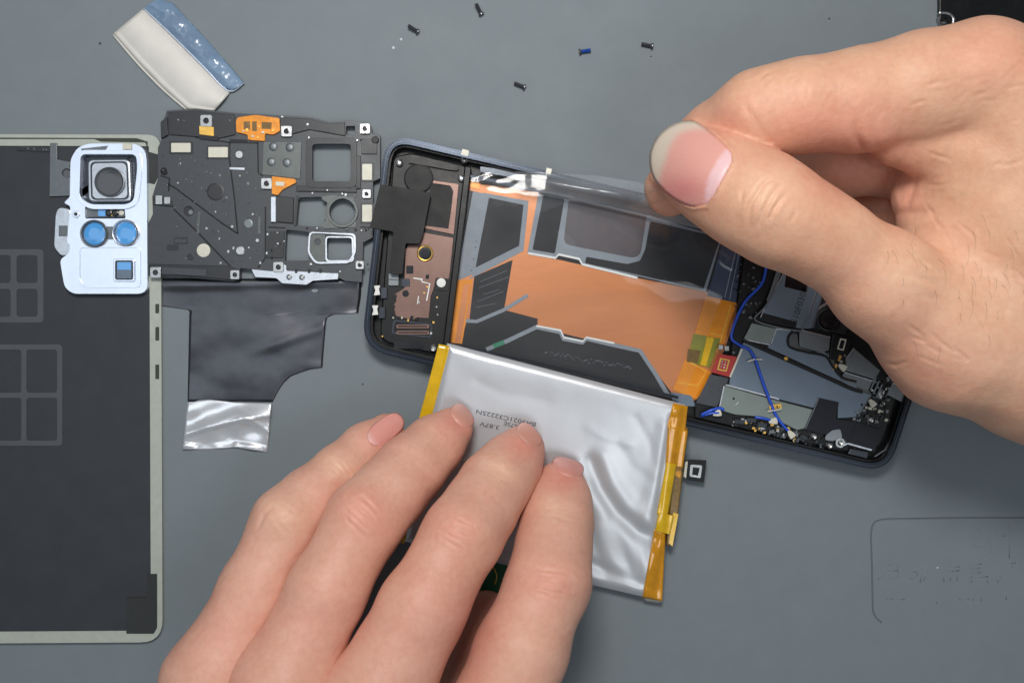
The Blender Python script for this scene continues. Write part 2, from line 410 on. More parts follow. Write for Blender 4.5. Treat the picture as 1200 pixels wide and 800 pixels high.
# ================================================================== BACK COVER (left)
def build_cover():
    t = thing('back_cover', 60, 450, 'dark grey phone back cover lying inside up with bright camera frame', 'phone cover')
    rim = rpoly([(-118, 157), (188, 158), (190.5, 752), (-118, 754)], [20, 16, 26, 20], 6)
    prism('rim', rim, 0.0, 1.5, 'cream_plastic', t, holes=[inset(rim, 13.5)], bev=0.25)
    panel = inset(rim, 10); 
    prism('panel', [(x, y - (5 if y < 300 else 0)) for x, y in inset(rim, 12.0)], 0.05, 1.1, 'cover_grey', t)
    prism('top_edge', [(-100, 164.5), (170, 165.5), (176, 172), (176, 240), (188, 205), (187, 178), (180, 167), (150, 161), (-100, 160)][::1] and [(-100, 163), (110, 163), (118, 166), (170, 167), (173, 174), (173, 166), (160, 162), (-100, 161)], 1.1, 1.62, 'slot_dark', t)
    for y0, y1 in ((356, 367), (383, 399), (427, 444)):
        prism('slot', rrect(182, y0, 186.5, y1, 1), 1.3, 1.56, 'slot_dark', t)
    prism('black_pad', [(148, 700), (172, 700), (172, 672), (184, 672), (184, 735), (180, 742), (148, 742)], 1.1, 1.64, 'cover_patch', t)
    prism('black_pad', [(174, 178), (185, 181), (186, 206), (181, 216), (173, 214)], 1.4, 1.66, 'cover_patch', t)
    g = C(0, 340, 3.6375)
    def frame(x0, y0, x1, y1, xs, ys, lw):
        ho = []
        X = [x0] + xs + [x1]; Y = [y0] + ys + [y1]
        for i in range(len(X) - 1):
            for j in range(len(Y) - 1): ho.append(rrect(X[i] + lw / 2 + (lw / 2 if i == 0 else 0), Y[j] + lw / 2 + (lw / 2 if j == 0 else 0), X[i + 1] - lw / 2 - (lw / 2 if i == len(X) - 2 else 0), Y[j + 1] - lw / 2 - (lw / 2 if j == len(Y) - 2 else 0), 4))
        prism('adhesive_frame', rrect(x0, y0, x1, y1, 5), 1.1, 1.24, 'cover_line', t, holes=ho)
    frame(-34, 292, 51, 378, [16], [335], 7)
    frame(-40, 403.5, 73, 522, [28], [463], 6)
    # fine parts beside the camera frame
    f = C(0, 140, 3.635)
    prism('contact_strip', T(f, [(65, 112), (215, 118), (215, 138), (70, 132)]), 1.1, 1.5, 'black_gloss', t)
    chips('contact_pin', [f(80 + 13 * i, 122 + i * 0.7) for i in range(11)], 1.5, t, (1.2, 2.2), ('dull_steel', 'dark_steel'), 0.02, 3, (0.1, 0.25))
    prism('side_bracket', T(f, [(213, 100), (243, 100), (243, 170), (295, 180), (300, 325), (210, 328), (212, 195)]), 1.1, 1.9, 'dull_steel', t, bev=0.1)
    lathe('side_lens', *f(283, 228), 1.9, [(5.5, 0), (5.5, 0.25), (3.5, 0.3)], 'lens_glass', t)
    sb = prism('side_button', rpoly(T(f, [(250, 372), (300, 380), (300, 575), (262, 585), (228, 545), (235, 400)]), 5), 1.1, 2.2, 'alu', t, bev=0.25)
    prism('button_window', T(f, [(250, 452), (288, 452), (288, 498), (250, 498)]), 2.2, 2.28, 'dull_steel', sb)
    # camera frame
    out = T(f, [(300, 170), (330, 120), (375, 103), (575, 103), (615, 125), (625, 170), (628, 720), (605, 742), (310, 742), (275, 715), (262, 640), (255, 595), (290, 575), (300, 540), (285, 520), (300, 370), (272, 355), (298, 330)])
    win = T(f, rpoly([(345, 150), (580, 150), (585, 205), (570, 345), (540, 362), (385, 362), (340, 330)], 22))
    wn2 = T(f, rpoly([(362, 362), (530, 362), (535, 415), (362, 415)], 8)); wn2 = [(x, y + 2) for x, y in wn2]
    out = rpoly(out, [6] * 13 + [2.5] * 5, 4)
    cf = prism('camera_frame', out, 1.1, 3.6, 'bright_alu', t, holes=[win, wn2], bev=0.35)
    prism('window_lip', inset(win, -5.5), 3.6, 4.1, 'bright_alu', cf, holes=[inset(win, -0.6)], bev=0.2)
    prism('frame_floor', [(x, y) for x, y in inset(out, 9)], 1.1, 1.8, 'dark_steel', cf)
    prism('raised_lip', T(f, rpoly([(332, 540), (598, 540), (598, 715), (360, 718), (332, 690)], 20)), 3.6, 3.95, 'bright_alu', cf, holes=[T(f, rpoly([(339, 546), (592, 546), (592, 709), (364, 711), (339, 686)], 18))])
    prism('frame_insert', T(f, [(345, 125), (460, 112), (450, 130), (350, 142)]), 3.6, 3.72, 'dull_steel', cf)
    prism('frame_tab', T(f, [(522, 102), (560, 102), (560, 128), (522, 128)]), 3.6, 4.2, 'cream_pad', cf, bev=0.1)
    hs = prism('lens_housing', T(f, rpoly([(372, 170), (552, 168), (560, 350), (375, 352)], 26)), 1.8, 4.0, 'alu', cf, bev=0.4)
    prism('housing_groove', T(f, rpoly([(384, 180), (544, 178), (550, 342), (388, 344)], 24)), 3.9, 4.06, 'dark_steel', hs, holes=[T(f, rpoly([(391, 187), (537, 185), (543, 335), (395, 337)], 22))])
    lathe('lens_ring', *f(468, 267), 4.0, [(17.4, 0), (17.4, 0.7), (16.4, 0.8), (14.2, 0.3)], 'dull_steel', hs, 32)
    lathe('main_lens', *f(468, 267), 4.0, [(14.6, 0), (14.6, 0.35), (10, 0.42)], 'lens_glass', hs, 32)
    fl = prism('flash_module', T(f, rpoly([(362, 365), (530, 367), (532, 414), (362, 416)], 8)), 1.8, 2.6, 'dull_steel', cf)
    prism('flash_blue', T(f, rpoly([(418, 372), (450, 372), (450, 412), (418, 412)], 6)), 2.6, 2.9, 'blue_glass', fl)
    lathe('flash_led', *f(462, 398), 2.6, [(4, 0), (4, 0.5), (2.5, 0.6)], 'black_gloss', fl, 14)
    lathe('flash_led', *f(490, 398), 2.6, [(4, 0), (4, 0.5), (2.5, 0.6)], 'black_gloss', fl, 14)
    lathe('flash_sensor', *f(516, 398), 2.6, [(3, 0), (3, 0.5), (2, 0.55)], 'cream_pad', fl, 12)
    chips('flash_pin', [f(x, y) for x, y in [(460, 385), (474, 384), (488, 385), (474, 398), (476, 408)]], 2.6, fl, (1, 2), ('cream_pad', 'gold'), 0, 5, (0.3, 0.5))
    prism('lens_bridge', T(f, [(440, 456), (500, 456), (500, 510), (440, 510)]), 3.55, 3.9, 'dull_steel', cf)
    for (x, y, r, mm_) in ((403, 487, 58, 'dull_steel'), (536, 484, 56, 'alu')):
        rg = lathe('lens_ring', *f(x, y), 3.6, [(r / 3.635, 0), (r / 3.635, 0.9), (r / 3.635 - 0.9, 1.15), (r / 3.635 - 1.8, 1.1), (r / 3.635 - 3.0, 0.2)], mm_, cf, 32)
        lathe('blue_lens', *f(x, y), 3.6, [(r / 3.635 - 2.6, 0), (r / 3.635 - 2.6, 0.15), (r / 3.635 - 5, 0.42), (r / 3.635 - 9, 0.55)], 'blue_glass', rg, 32)
    pr = prism('prism_bezel', T(f, rpoly([(482, 592), (572, 592), (574, 690), (482, 690)], 12)), 3.6, 4.2, 'bright_alu', cf, bev=0.15)
    prism('prism_gap', T(f, rpoly([(490, 600), (566, 600), (567, 683), (490, 683)], 10)), 4.2, 4.25, 'dark_steel', pr)
    prism('prism_window', T(f, rpoly([(498, 606), (560, 606), (560, 677), (498, 677)], 5)), 4.22, 4.4, 'shield_blue', pr)
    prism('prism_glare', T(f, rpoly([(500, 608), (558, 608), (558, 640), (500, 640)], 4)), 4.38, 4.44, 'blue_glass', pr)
    screw_seat(*f(322, 403), 3.6, 4.2, cf, 'bright_alu', False)
    for x, y in ((655, 345), (668, 210)): pass
build_cover()

# ================================================================== BRACKET PLATE
def build_bracket():
    t = thing('bracket_plate', 312, 230, 'dark grey plastic bracket plate with camera openings between cover and phone', 'phone part')
    f = C(170, 110, 3.332); z0, z1 = 1.2, 3.0
    out = T(f, [(72, 165), (66, 130), (85, 66), (200, 58), (350, 75), (640, 90), (720, 110), (800, 103), (872, 116), (884, 128), (885, 155), (918, 162), (918, 330), (890, 342), (890, 560), (852, 580), (846, 735), (780, 730), (750, 715), (420, 685), (372, 680), (370, 722), (345, 732), (10, 704), (6, 520), (30, 470), (28, 400), (50, 330), (50, 210)])
    hb = [T(f, rrect(652, 195, 804, 343, 16)),
          T(f, rpoly([(600, 405), (690, 402), (712, 425), (708, 440), (712, 500), (690, 520), (590, 514)], 10)),
          T(f, circ(770, 460, 50, 28)),
          T(f, rpoly([(552, 530), (640, 540), (638, 600), (640, 650), (545, 652)], 6)),
          T(f, rpoly([(712, 562), (806, 560), (810, 650), (708, 652)], 14)),
          T(f, rrect(785, 126, 820, 160, 4))]
    prism('plate', out, z0, z1, 'bracket', t, holes=hb, bev=0.25)
    def P(nm, pts, h, m, par=t, z=z1, holes=(), bev=0.0): return prism(nm, T(f, pts), z, z + h, m, par, holes=[T(f, q) for q in holes], bev=bev)
    # upper bar
    P('upper_bar', [(88, 72), (200, 66), (350, 82), (352, 160), (280, 176), (200, 168), (95, 160)], 0.5, 'bracket_dark', bev=0.15)
    P('upper_bar', [(528, 92), (640, 97), (720, 116), (780, 112), (782, 165), (700, 150), (640, 140), (545, 165), (526, 130)], 0.5, 'bracket_dark', bev=0.15)
    P('tab', [(60, 110), (85, 90), (90, 160), (62, 175)], 0.9, 'bracket_dark', bev=0.15)
    P('gold_shim', [(212, 125), (268, 130), (268, 165), (212, 158)], 0.75, 'gold', z=z1)
    P('recess', [(212, 160), (285, 166), (285, 184), (212, 176)], 0.56, 'black_gloss', z=z1)
    P('recess', [(330, 176), (402, 180), (398, 190), (330, 188)], 0.1, 'black_gloss')
    # orange flex
    fx = P('flex_cable', rpoly([(362, 92), (430, 82), (524, 95), (528, 145), (500, 160), (468, 155), (468, 185), (402, 180), (400, 160), (356, 150), (354, 105)], 6), 0.75, 'flex_orange', bev=0.08)
    for a in ([(385, 108), (410, 108), (410, 140), (385, 138)], [(418, 108), (436, 108), (436, 145), (418, 145)], [(455, 110), (495, 112), (492, 138), (455, 136)]):
        P('flex_trace', a, 0.85, 'tape_dark', fx)
    chips('solder_dot', [f(x, y) for x, y in [(398, 140), (384, 146), (445, 128), (460, 150), (500, 142), (420, 165), (440, 170)]], z1 + 0.75, fx, (1.5, 3), ('gold', 'cream_pad'), 0, 2, (0.1, 0.3))
    m2 = P('flex_cable', rpoly([(495, 322), (585, 332), (592, 345), (535, 375), (518, 396), (495, 390)], 5), 0.75, 'flex_orange')
    P('flex_window', [(510, 342), (545, 344), (542, 360), (510, 358)], 0.85, 'cream_pad', m2)
    # camera openings
    P('opening_lip', rrect(628, 172, 826, 366, 22), 0.7, 'bracket_dark', holes=[rrect(653, 196, 803, 342, 15)], bev=0.2)
    P('opening_lip', circ(770, 460, 62, 32), 0.7, 'bracket_pad', holes=[circ(770, 460, 50.5, 32)], bev=0.15)
    P('corner_plate', rpoly([(690, 402), (718, 396), (812, 404), (826, 440), (824, 520), (700, 526), (686, 512), (708, 498), (700, 470), (708, 440), (712, 424), (690, 412)], 4), 0.35, 'bracket_pad', holes=[circ(770, 460, 51, 28)])
    P('wire_frame', rpoly([(640, 538), (822, 545), (824, 620), (798, 662), (664, 664), (634, 622)], 18), 0.75, 'alu', holes=[rpoly([(646, 544), (814, 552), (816, 617), (793, 654), (668, 656), (642, 618)], 15)], bev=0.15)
    P('wire_frame', rpoly([(704, 556), (814, 556), (816, 656), (704, 656)], 16), 0.7, 'alu', holes=[rpoly([(709, 561), (807, 562), (809, 649), (710, 650)], 13)])
    P('corner_plate', rpoly([(646, 546), (703, 548), (703, 655), (668, 655), (642, 618)], 8), 0.3, 'bracket_pad', holes=[circ(674, 578, 14, 14)])
    P('cross_bar', [(590, 358), (826, 362), (826, 385), (590, 380)], 0.55, 'bracket_dark', bev=0.12)
    P('cross_bar', [(588, 398), (598, 398), (590, 516), (580, 512)], 0.5, 'bracket_dark')
    # shield plate with domes
    sp = P('shield_plate', [(462, 186), (612, 188), (606, 332), (456, 316)], 0.3, 'bracket_pad', bev=0.1)
    for x, y in ((500, 205), (565, 208), (492, 265), (553, 268)):
        lathe('dome', *f(x, y), z1 + 0.3, [(5.2, 0), (5.0, 0.15), (3.2, 0.35), (1, 0.42)], 'dull_steel', sp, 16)
    # module in the middle
    P('side_module', [(510, 398), (580, 405), (578, 506), (508, 500)], 0.6, 'bracket_dark', bev=0.2)
    P('steel_bar', rrect(489, 400, 512, 502, 5), 0.85, 'alu', bev=0.25)
    P('rail', [(470, 540), (546, 535), (540, 640), (470, 640)], 0.35, 'bracket_dark', bev=0.1)
    P('rail', [(822, 240), (842, 240), (842, 370), (822, 370)], 0.6, 'bracket_dark', bev=0.1)
    P('rail', [(845, 175), (906, 178), (906, 235), (845, 235)], 0.45, 'bracket_dark', bev=0.1)
    # contact pads
    for x, y, a, b in ((140, 210, 38, 18), (285, 228, 38, 20), (867, 305, 19, 31), (867, 466, 19, 33)):
        q = P('contact_pad', rrect(x - a - 8, y - b - 6, x + a + 8, y + b + 6, 4), 0.25, 'bracket_dark'); P('pad_face', rrect(x - a, y - b, x + a, y + b, 3), 0.32, 'cream_pad', q)
    # screw seats
    for x, y, r in ((238, 105, 7), (552, 146, 6.5), (858, 136, 6), (474, 350, 6.5), (865, 390, 5.2), (520, 676, 6.2), (838, 668, 5), (350, 706, 5.5), (40, 697, 6.5)):
        screw_seat(*f(x, y), z1 + 0.35, r, t)
    s_ = P('spring_clip', rpoly([(30, 400), (100, 402), (108, 440), (30, 432)], 5), 0.6, 'bracket_dark', bev=0.1)
    P('clip_finger', rrect(40, 396, 66, 432, 4), 0.9, 'steel', s_, bev=0.1); P('clip_finger', rrect(74, 402, 98, 430, 3), 0.8, 'steel', s_, bev=0.1)
    # lower bar and bottom clip
    P('lower_bar', [(14, 664), (330, 672), (370, 688), (366, 722), (345, 728), (14, 700)], 0.45, 'bracket_dark', bev=0.2)
    P('raised_block', [(66, 676), (240, 684), (240, 712), (66, 704)], 0.7, 'bracket', bev=0.1)
    mc = P('metal_clip', rpoly([(414, 684), (500, 692), (520, 660), (552, 668), (552, 690), (756, 700), (754, 724), (655, 730), (630, 746), (535, 740), (512, 720), (430, 716)], 5), 0.5, 'alu', bev=0.12)
    for x, y in ((562, 715), (612, 716)): lathe('dimple', *f(x, y), z1 + 0.5, [(3.4, 0), (3.2, 0.12), (1.5, 0.3)], 'steel', mc, 14)
    for x in (590, 640, 685): prism('clip_slot', T(f, rrect(x - 5, 684, x + 5, 700, 2)), z1 + 0.5, z1 + 0.55, 'black_gloss', mc)
    # discs and rivets
    for x, y, r, m, h in ((367, 237, 17, 'steel', 0.5), (275, 382, 34, 'bracket_dark', 0.25), (402, 507, 18, 'dull_steel', 0.2), (228, 611, 26, 'cream_pad', 0.12), (370, 612, 18, 'steel', 0.4), (75, 303, 15, 'black_plastic', 0.15), (170, 458, 20, 'black_gloss', 0.1), (178, 636, 14, 'bracket_dark', 0.1), (898, 180, 14, 'black_plastic', 0.6), (340, 518, 6, 'steel', 0.2), (438, 572, 8, 'steel', 0.25)):
        lathe('disc', *f(x, y), z1, [(r / 3.332, 0), (r / 3.332, h * 0.7), (r / 3.332 * 0.8, h)], m, t, 24)
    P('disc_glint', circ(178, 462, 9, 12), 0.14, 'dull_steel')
    dots = [(138, 255), (138, 272), (196, 262), (240, 305), (128, 348), (183, 344), (292, 318), (370, 320), (402, 350), (318, 405), (275, 460), (318, 472), (290, 565), (345, 602), (240, 525), (295, 660), (140, 410), (120, 445), (150, 100), (182, 100), (162, 148), (70, 165), (640, 172), (535, 92), (588, 102), (420, 470), (405, 600), (480, 550), (450, 660), (205, 510), (325, 615)]
    r2 = random.Random(21); ok_ = [(x, y) for x, y in [(r2.uniform(60, 450), r2.uniform(200, 660)) for _ in range(60)] if y < 660 and not (x < 120 and y > 380)]
    chips('rivet', [f(*p) for p in ok_], z1, t, (0.8, 2.0), ('dull_steel', 'bracket_pad', 'bracket_dark'), 0.2, 12, (0.06, 0.2))
    r3 = [(r2.uniform(620, 900), r2.choice([180, 372, 392, 528, 670, 690]) + r2.uniform(-6, 6)) for _ in range(26)] + [(r2.uniform(470, 545), r2.uniform(540, 640)) for _ in range(10)] + [(r2.uniform(100, 700), r2.uniform(80, 130)) for _ in range(14)]
    chips('rivet', [f(*p) for p in r3], z1 + 0.3, t, (1.0, 2.6), ('steel', 'bracket_pad', 'black_plastic', 'alu'), 0.1, 13, (0.15, 0.4))
    chips('rivet', [f(*p) for p in dots], z1, t, (1.3, 3.2), ('steel', 'dull_steel', 'bracket_pad'), 0.2, 9, (0.1, 0.3))
    for ln in ([(330, 262), (348, 400), (362, 546)], [(362, 546), (300, 505), (118, 368)], [(112, 450), (210, 545), (332, 672)], [(118, 368), (88, 352)], [(440, 190), (442, 310), (460, 320)], [(195, 170), (330, 190), (440, 192)], [(330, 190), (330, 262)], [(470, 440), (470, 640), (440, 680)], [(840, 520), (890, 522)], [(60, 320), (95, 330), (92, 380)], [(480, 520), (548, 524)]):
        P('score_line', ribbon(ln, 6), 0.05, 'black_plastic')
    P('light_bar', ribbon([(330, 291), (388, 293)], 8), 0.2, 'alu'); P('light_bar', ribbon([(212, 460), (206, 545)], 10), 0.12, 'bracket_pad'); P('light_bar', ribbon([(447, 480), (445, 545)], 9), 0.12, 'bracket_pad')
    P('vent', rrect(84, 588, 130, 612, 8), 0.08, 'bracket_dark'); P('vent_frame', rrect(112, 560, 166, 586, 2), 0.1, 'bracket_dark', holes=[rrect(117, 565, 161, 581, 1)])
build_bracket()

# ================================================================== GRAPHITE SHEET
def build_graphite():
    t = thing('graphite_sheet', 300, 430, 'shiny black graphite foil sheet with folded silver end below the bracket plate', 'foil sheet')
    f = C(170, 310, 3.332)
    lo = T(f, [(20, 60), (25, 150), (30, 158), (170, 172), (172, 178), (165, 530)]); 
    def edges(y):   # left and right edge of the sheet at photo row y (crop rows)
        L = np.interp(y, [55, 60, 152, 160, 176, 180, 530], [18, 18, 24, 60, 165, 173, 166]); R = np.interp(y, [55, 130, 188, 194, 205, 222, 400, 408, 430, 460, 490, 520, 540], [846, 842, 832, 735, 712, 706, 692, 640, 572, 540, 520, 505, 495]); return L, R
    ys = sorted(set(list(np.linspace(55, 535, 44)) + [152, 160, 176, 181, 188, 194, 205, 400, 408, 420, 440])); V = []; F = []; nu = 50
    def zz(x, y):
        return 0.45 + 0.9 * mnoise.noise(Vector((x * 0.006, y * 0.008, 2.2))) * 0.6 + 0.05 * mnoise.noise(Vector((x * 0.02 + y * 0.012, y * 0.022 - x * 0.01, 5.1))) + 0.3 * math.exp(-((y - (300 - 0.35 * (x - 540))) / 20) ** 2) * max(0, min(1, (x - 380) / 120)) + 0.35 * math.exp(-((y - 84 + 0.02 * x) / 14) ** 2) + 0.2 * max(0, (x - 600) / 100) * math.exp(-((y - 395) / 14) ** 2)
    for y in ys:
        a, b = edges(y)
        for i in range(nu + 1):
            x = a + (b - a) * i / nu; V.append(W(*f(x, y), zz(x, y)))
    for j in range(len(ys) - 1):
        for i in range(nu): k = j * (nu + 1) + i; F.append((k, k + 1, k + nu + 2, k + nu + 1))
    o = mk('dark_sheet', V, F, 'graphite', t, True); s = o.modifiers.new('thickness', 'SOLIDIFY'); s.thickness = 0.12 * MM; s.offset = -1
    top = T(f, [(166, 532), (250, 526), (340, 536), (494, 540)]); bot = T(f, [(146, 722), (250, 722), (350, 712), (478, 734)])
    def zf(px, py, u, v):
        ridge = lambda d, w_: math.exp(-abs(d) / w_)
        z = 0.6 + 1.5 * ridge(v - (0.55 - 0.45 * (u - 0.3)), 0.16) + 0.6 * ridge(v - (0.25 + 0.8 * abs(u - 0.6)), 0.10) - 0.5 * ridge(v - (0.8 - 0.55 * u), 0.12) + 0.35 * math.sin(7 * u + 9 * v) + 0.25 * math.sin(17 * u - 6 * v) * v
        z += 0.6 * ridge(u - 0.62, 0.05) * v ** 2
        return max(0.15, z * (0.35 + 0.65 * math.sin(math.pi * min(1, 0.15 + v)) if v < 0.9 else 0.6 * z + 0.15))
    sheet('folded_end', top, bot, 40, 30, zf, 'crumpled_foil', t, 0.12)
    prism('solder_spot', T(f, circ(663, 102, 14, 12, 7)), 0.95, 1.15, 'dull_steel', t)
build_graphite()

# ================================================================== PHONE
RIM = rpoly([(452, 156), (1120, 312), (1041, 555), (423, 409)], [34, 34, 32, 34], 8)
def build_phone():
    t = thing('opened_phone', 745, 350, 'opened phone chassis with dark rim, orange battery bay and exposed circuit boards', 'phone')
    prism('rim', RIM, 0.3, 7.6, 'rim_metal', t, holes=[inset(RIM, 6.8)], bev=0.7)
    prism('inner_lip', inset(RIM, 6.9), 0.8, 6.0, 'black_plastic', t, holes=[inset(RIM, 10.5)], bev=0.3)
    prism('midplate', inset(RIM, 9), 0.5, 2.4, 'black_plastic', t)
    gl = [inset(RIM, 3.0), inset(RIM, 3.9)]
    prism('rim_seam', gl[0], 7.5, 7.68, 'dark_steel', t, holes=[gl[1]])
    for a, b in (((541, 178), (549, 180)), ((640, 200), (646, 201.5))):
        prism('antenna_band', ribbon([a, b], 7), 7.5, 7.72, 'cream_pad', t)
    # ---------- speaker end
    f = C(410, 140, 2.756)
    sp = prism('speaker_module', T(f, rpoly([(140, 120), (200, 108), (375, 150), (300, 762), (95, 715)], [20, 20, 10, 10, 40])), 2.4, 5.0, 'black_plastic', t, bev=0.4)
    def P(nm, pts, z, h, m, par=sp, holes=(), bev=0.0, fn=f): return prism(nm, T(fn, pts), z, z + h, m, par, holes=[T(fn, q) for q in holes], bev=bev)
    P('copper_plate', rpoly([(225, 362), (335, 382), (322, 505), (320, 515), (278, 512), (272, 545), (262, 570), (255, 642), (215, 640), (205, 648), (148, 635), (140, 600), (150, 585), (142, 565), (175, 545), (180, 405), (222, 405)], 3), 5.0, 0.35, 'copper_plate', bev=0.1)
    P('copper_plate', rpoly([(265, 196), (352, 208), (336, 372), (240, 352), (242, 342), (318, 352), (325, 215), (265, 206)], 4), 5.0, 0.35, 'copper_plate', bev=0.1)
    P('black_sheet', [(262, 207), (326, 216), (334, 232), (326, 300), (318, 352), (240, 342)], 5.0, 0.5, 'black_tape')
    P('black_tape_flap', rpoly([(98, 210), (200, 225), (262, 238), (236, 372), (225, 402), (180, 400), (170, 500), (130, 498), (140, 362), (64, 350)], 6), 7.75, 0.3, 'black_tape', bev=0.05)
    lathe('round_pad', *f(222, 190), 5.0, [(17, 0), (17, 0.5), (15.5, 0.6)], 'black_tape', sp, 28)
    P('top_ridge', spline([(190, 118), (260, 128), (335, 145), (345, 165), (250, 150), (190, 140)], 3), 5.0, 0.9, 'black_plastic')
    r = lathe('screw_boss', *f(243, 432), 5.3, [(9.5, 0), (9.5, 0.4), (8.6, 0.55), (7.2, 0.45)], 'gold', sp, 26); lathe('screw_hole', *f(243, 432), 5.3, [(7.4, 0), (7.4, 0.5), (5, 0.52)], 'black_gloss', r, 22)
    lathe('white_sticker', *f(295, 527), 5.0, [(5.4, 0), (5.2, 0.45), (3, 0.5)], 'white_line', sp, 20)
    P('sticker_base', rrect(275, 500, 318, 552, 5), 5.0, 0.3, 'black_plastic')
    q = P('metal_can', rrect(124, 498, 158, 537, 3), 5.0, 0.7, 'dull_steel', bev=0.15); P('can_line', ribbon([(126, 516), (156, 518)], 3), 5.7, 0.04, 'dark_steel', q)
    P('press_contact', rrect(166, 514, 194, 540, 4), 5.0, 0.5, 'dark_steel', bev=0.1); P('press_contact', rrect(182, 472, 205, 498, 4), 5.35, 0.1, 'black_gloss'); P('press_contact', circ(180, 562, 11, 14), 5.35, 0.1, 'black_gloss')
    for y in (662, 682): P('grill_slot', rrect(150, y, 256, y + 12, 6), 5.0, 0.4, 'copper_plate', holes=[rrect(155, y + 4, 250, y + 8, 2)])
    P('grill_frame', rpoly([(140, 646), (268, 660), (262, 706), (134, 692)], 10), 5.0, 0.28, 'dark_steel', holes=[rpoly([(146, 652), (262, 665), (257, 700), (140, 687)], 8)])
    P('lower_slot', rrect(142, 716, 240, 740, 8), 5.0, 0.1, 'black_gloss')
    for x, y in ((86, 552), (80, 616)):
        c = P('antenna_contact', [(x - 9, y - 16), (x + 12, y - 16), (x + 8, y - 4), (x + 12, y + 14), (x - 9, y + 16), (x - 4, y)], 6.2, 0.6, 'white_line', bev=0.08)
        P('contact_block', rrect(x + 14, y - 10, x + 34, y + 26, 3), 5.0, 1.0, 'dark_steel', bev=0.1)
    for x, y in ((360, 190), (270, 737), (160, 140), (370, 130)):
        b = lathe('screw', *f(x, y), 5.4, [(4.2, -0.4), (4.2, 0.5), (3.4, 0.7), (1.4, 0.5)], 'steel', sp, 16)
    chips('solder_point', [f(x, y) for x, y in [(280, 605), (283, 630), (270, 655), (225, 515), (232, 520), (250, 540), (262, 690), (282, 575), (105, 700), (240, 560), (222, 590), (140, 640), (168, 640), (188, 648)]], 5.3, sp, (1.2, 2.6), ('cream_pad', 'steel', 'gold'), 0.2, 4, (0.1, 0.3))
    P('white_mark', ribbon([(205, 512), (235, 516)], 4), 5.35, 0.05, 'white_line'); P('white_mark', ribbon([(232, 524), (258, 530), (248, 585)], 4), 5.35, 0.05, 'white_line'); P('white_mark', ribbon([(222, 570), (218, 596)], 3), 5.35, 0.05, 'white_line')
    chips('plate_notch', [f(x, y) for x, y in [(147, 572), (143, 604), (160, 640), (215, 645), (200, 640), (250, 508), (182, 410)]], 5.35, sp, (2.5, 5), ('black_gloss',), 0.2, 8, (0.05, 0.1))
    P('divider_rail', [(372, 150), (392, 155), (318, 762), (298, 758)], 2.4, 4.4, 'black_plastic', bev=0.25)
    P('amber_edge', ribbon([(372, 210), (322, 700)], 5), 5.6, 0.1, 'amber_film')
    # ---------- battery bay
    g = C(510, 180, 2.6667); zb = 2.4
    bay = prism('bay_floor', T(g, [(120, 75), (950, 290), (900, 700), (770, 790), (30, 600)]), 2.4, 2.6, 'bay_sticker', t)
    def B(nm, pts, lay, m, holes=(), par=bay): return prism(nm, T(g, pts), 2.6 + 0.09 * lay, 2.68 + 0.09 * lay, m, par, holes=[T(g, q) for q in holes])
    B('copper_sheet', [(110, 90), (190, 102), (320, 122), (330, 130), (322, 180), (292, 315), (380, 330), (640, 390), (850, 432), (950, 470), (905, 610), (862, 690), (822, 775), (740, 748), (640, 615), (475, 580), (392, 560), (318, 545), (318, 515), (215, 488), (100, 520), (78, 592), (30, 585), (62, 400), (110, 380), (235, 320), (262, 292), (290, 150), (175, 130), (108, 115)], 1, 'copper_film')
    B('hatched_strip', [(118, 118), (168, 128), (128, 372), (66, 398)], 1.1, 'adhesive')
    chips('strip_dash', [g(152 - 1.55 * i + (0 if i % 2 else 6), 140 + 9 * i) for i in range(26)], 2.78, bay, (1.2, 2.4), ('bracket', 'dull_steel'), 0.2, 4, (0.02, 0.05))
    B('adhesive_border', [(150, 122), (292, 148), (276, 304), (104, 394), (116, 380)], 2, 'adhesive'); B('black_pad', [(168, 138), (276, 160), (262, 288), (126, 356)], 3, 'bay_sticker')
    B('amber_strip', [(60, 398), (116, 392), (84, 594), (32, 588)], 2.2, 'amber_film'); B('amber_inner', [(88, 410), (108, 405), (80, 590), (62, 588)], 3.0, 'copper_film')
    B('scuffed_pad', [(122, 384), (242, 332), (216, 482), (106, 526)], 2.4, 'bay_sticker')
    for a in ([(140, 400), (225, 365)], [(135, 420), (230, 385)], [(150, 440), (200, 425)], [(132, 462), (214, 430)], [(128, 480), (190, 468)]): B('scuff_streak', ribbon(a, 2.6), 3.4, 'bracket')
    B('lower_pad', [(98, 528), (215, 492), (320, 515), (320, 542), (392, 560), (400, 578), (465, 590), (476, 578), (640, 618), (735, 752), (720, 748), (80, 604)], 2.0, 'bay_sticker')
    B('adhesive_line', ribbon([(96, 522), (130, 524), (215, 488), (290, 442)], 11), 3.0, 'adhesive')
    B('adhesive_line', ribbon([(160, 612), (225, 585), (316, 542), (390, 557), (400, 578), (462, 590), (474, 578), (560, 598), (640, 616), (690, 690), (728, 755)], 13), 3.2, 'adhesive')
    B('white_edge', ribbon([(316, 538), (392, 552), (402, 574), (462, 586), (472, 574), (560, 592)], 6), 4.1, 'white_line')
    B('green_mark', ribbon([(182, 602), (216, 588)], 14), 4.2, 'green_mark')
    B('adhesive_border', [(322, 126), (665, 192), (895, 262), (846, 432), (640, 384), (462, 346), (450, 330), (388, 316), (378, 328), (288, 310)], 2, 'adhesive')
    B('black_pad', rpoly([(338, 130), (404, 142), (374, 312), (304, 300)], 5), 3, 'bay_sticker')
    B('brown_pad', rpoly([(418, 140), (662, 188), (640, 330), (400, 282)], [6, 6, 34, 24]), 3, 'bay_brown')
    B('black_pad', rpoly([(672, 212), (892, 262), (838, 424), (640, 380), (468, 342), (472, 322), (600, 345), (640, 335), (656, 300)], 5), 3, 'bay_sticker')
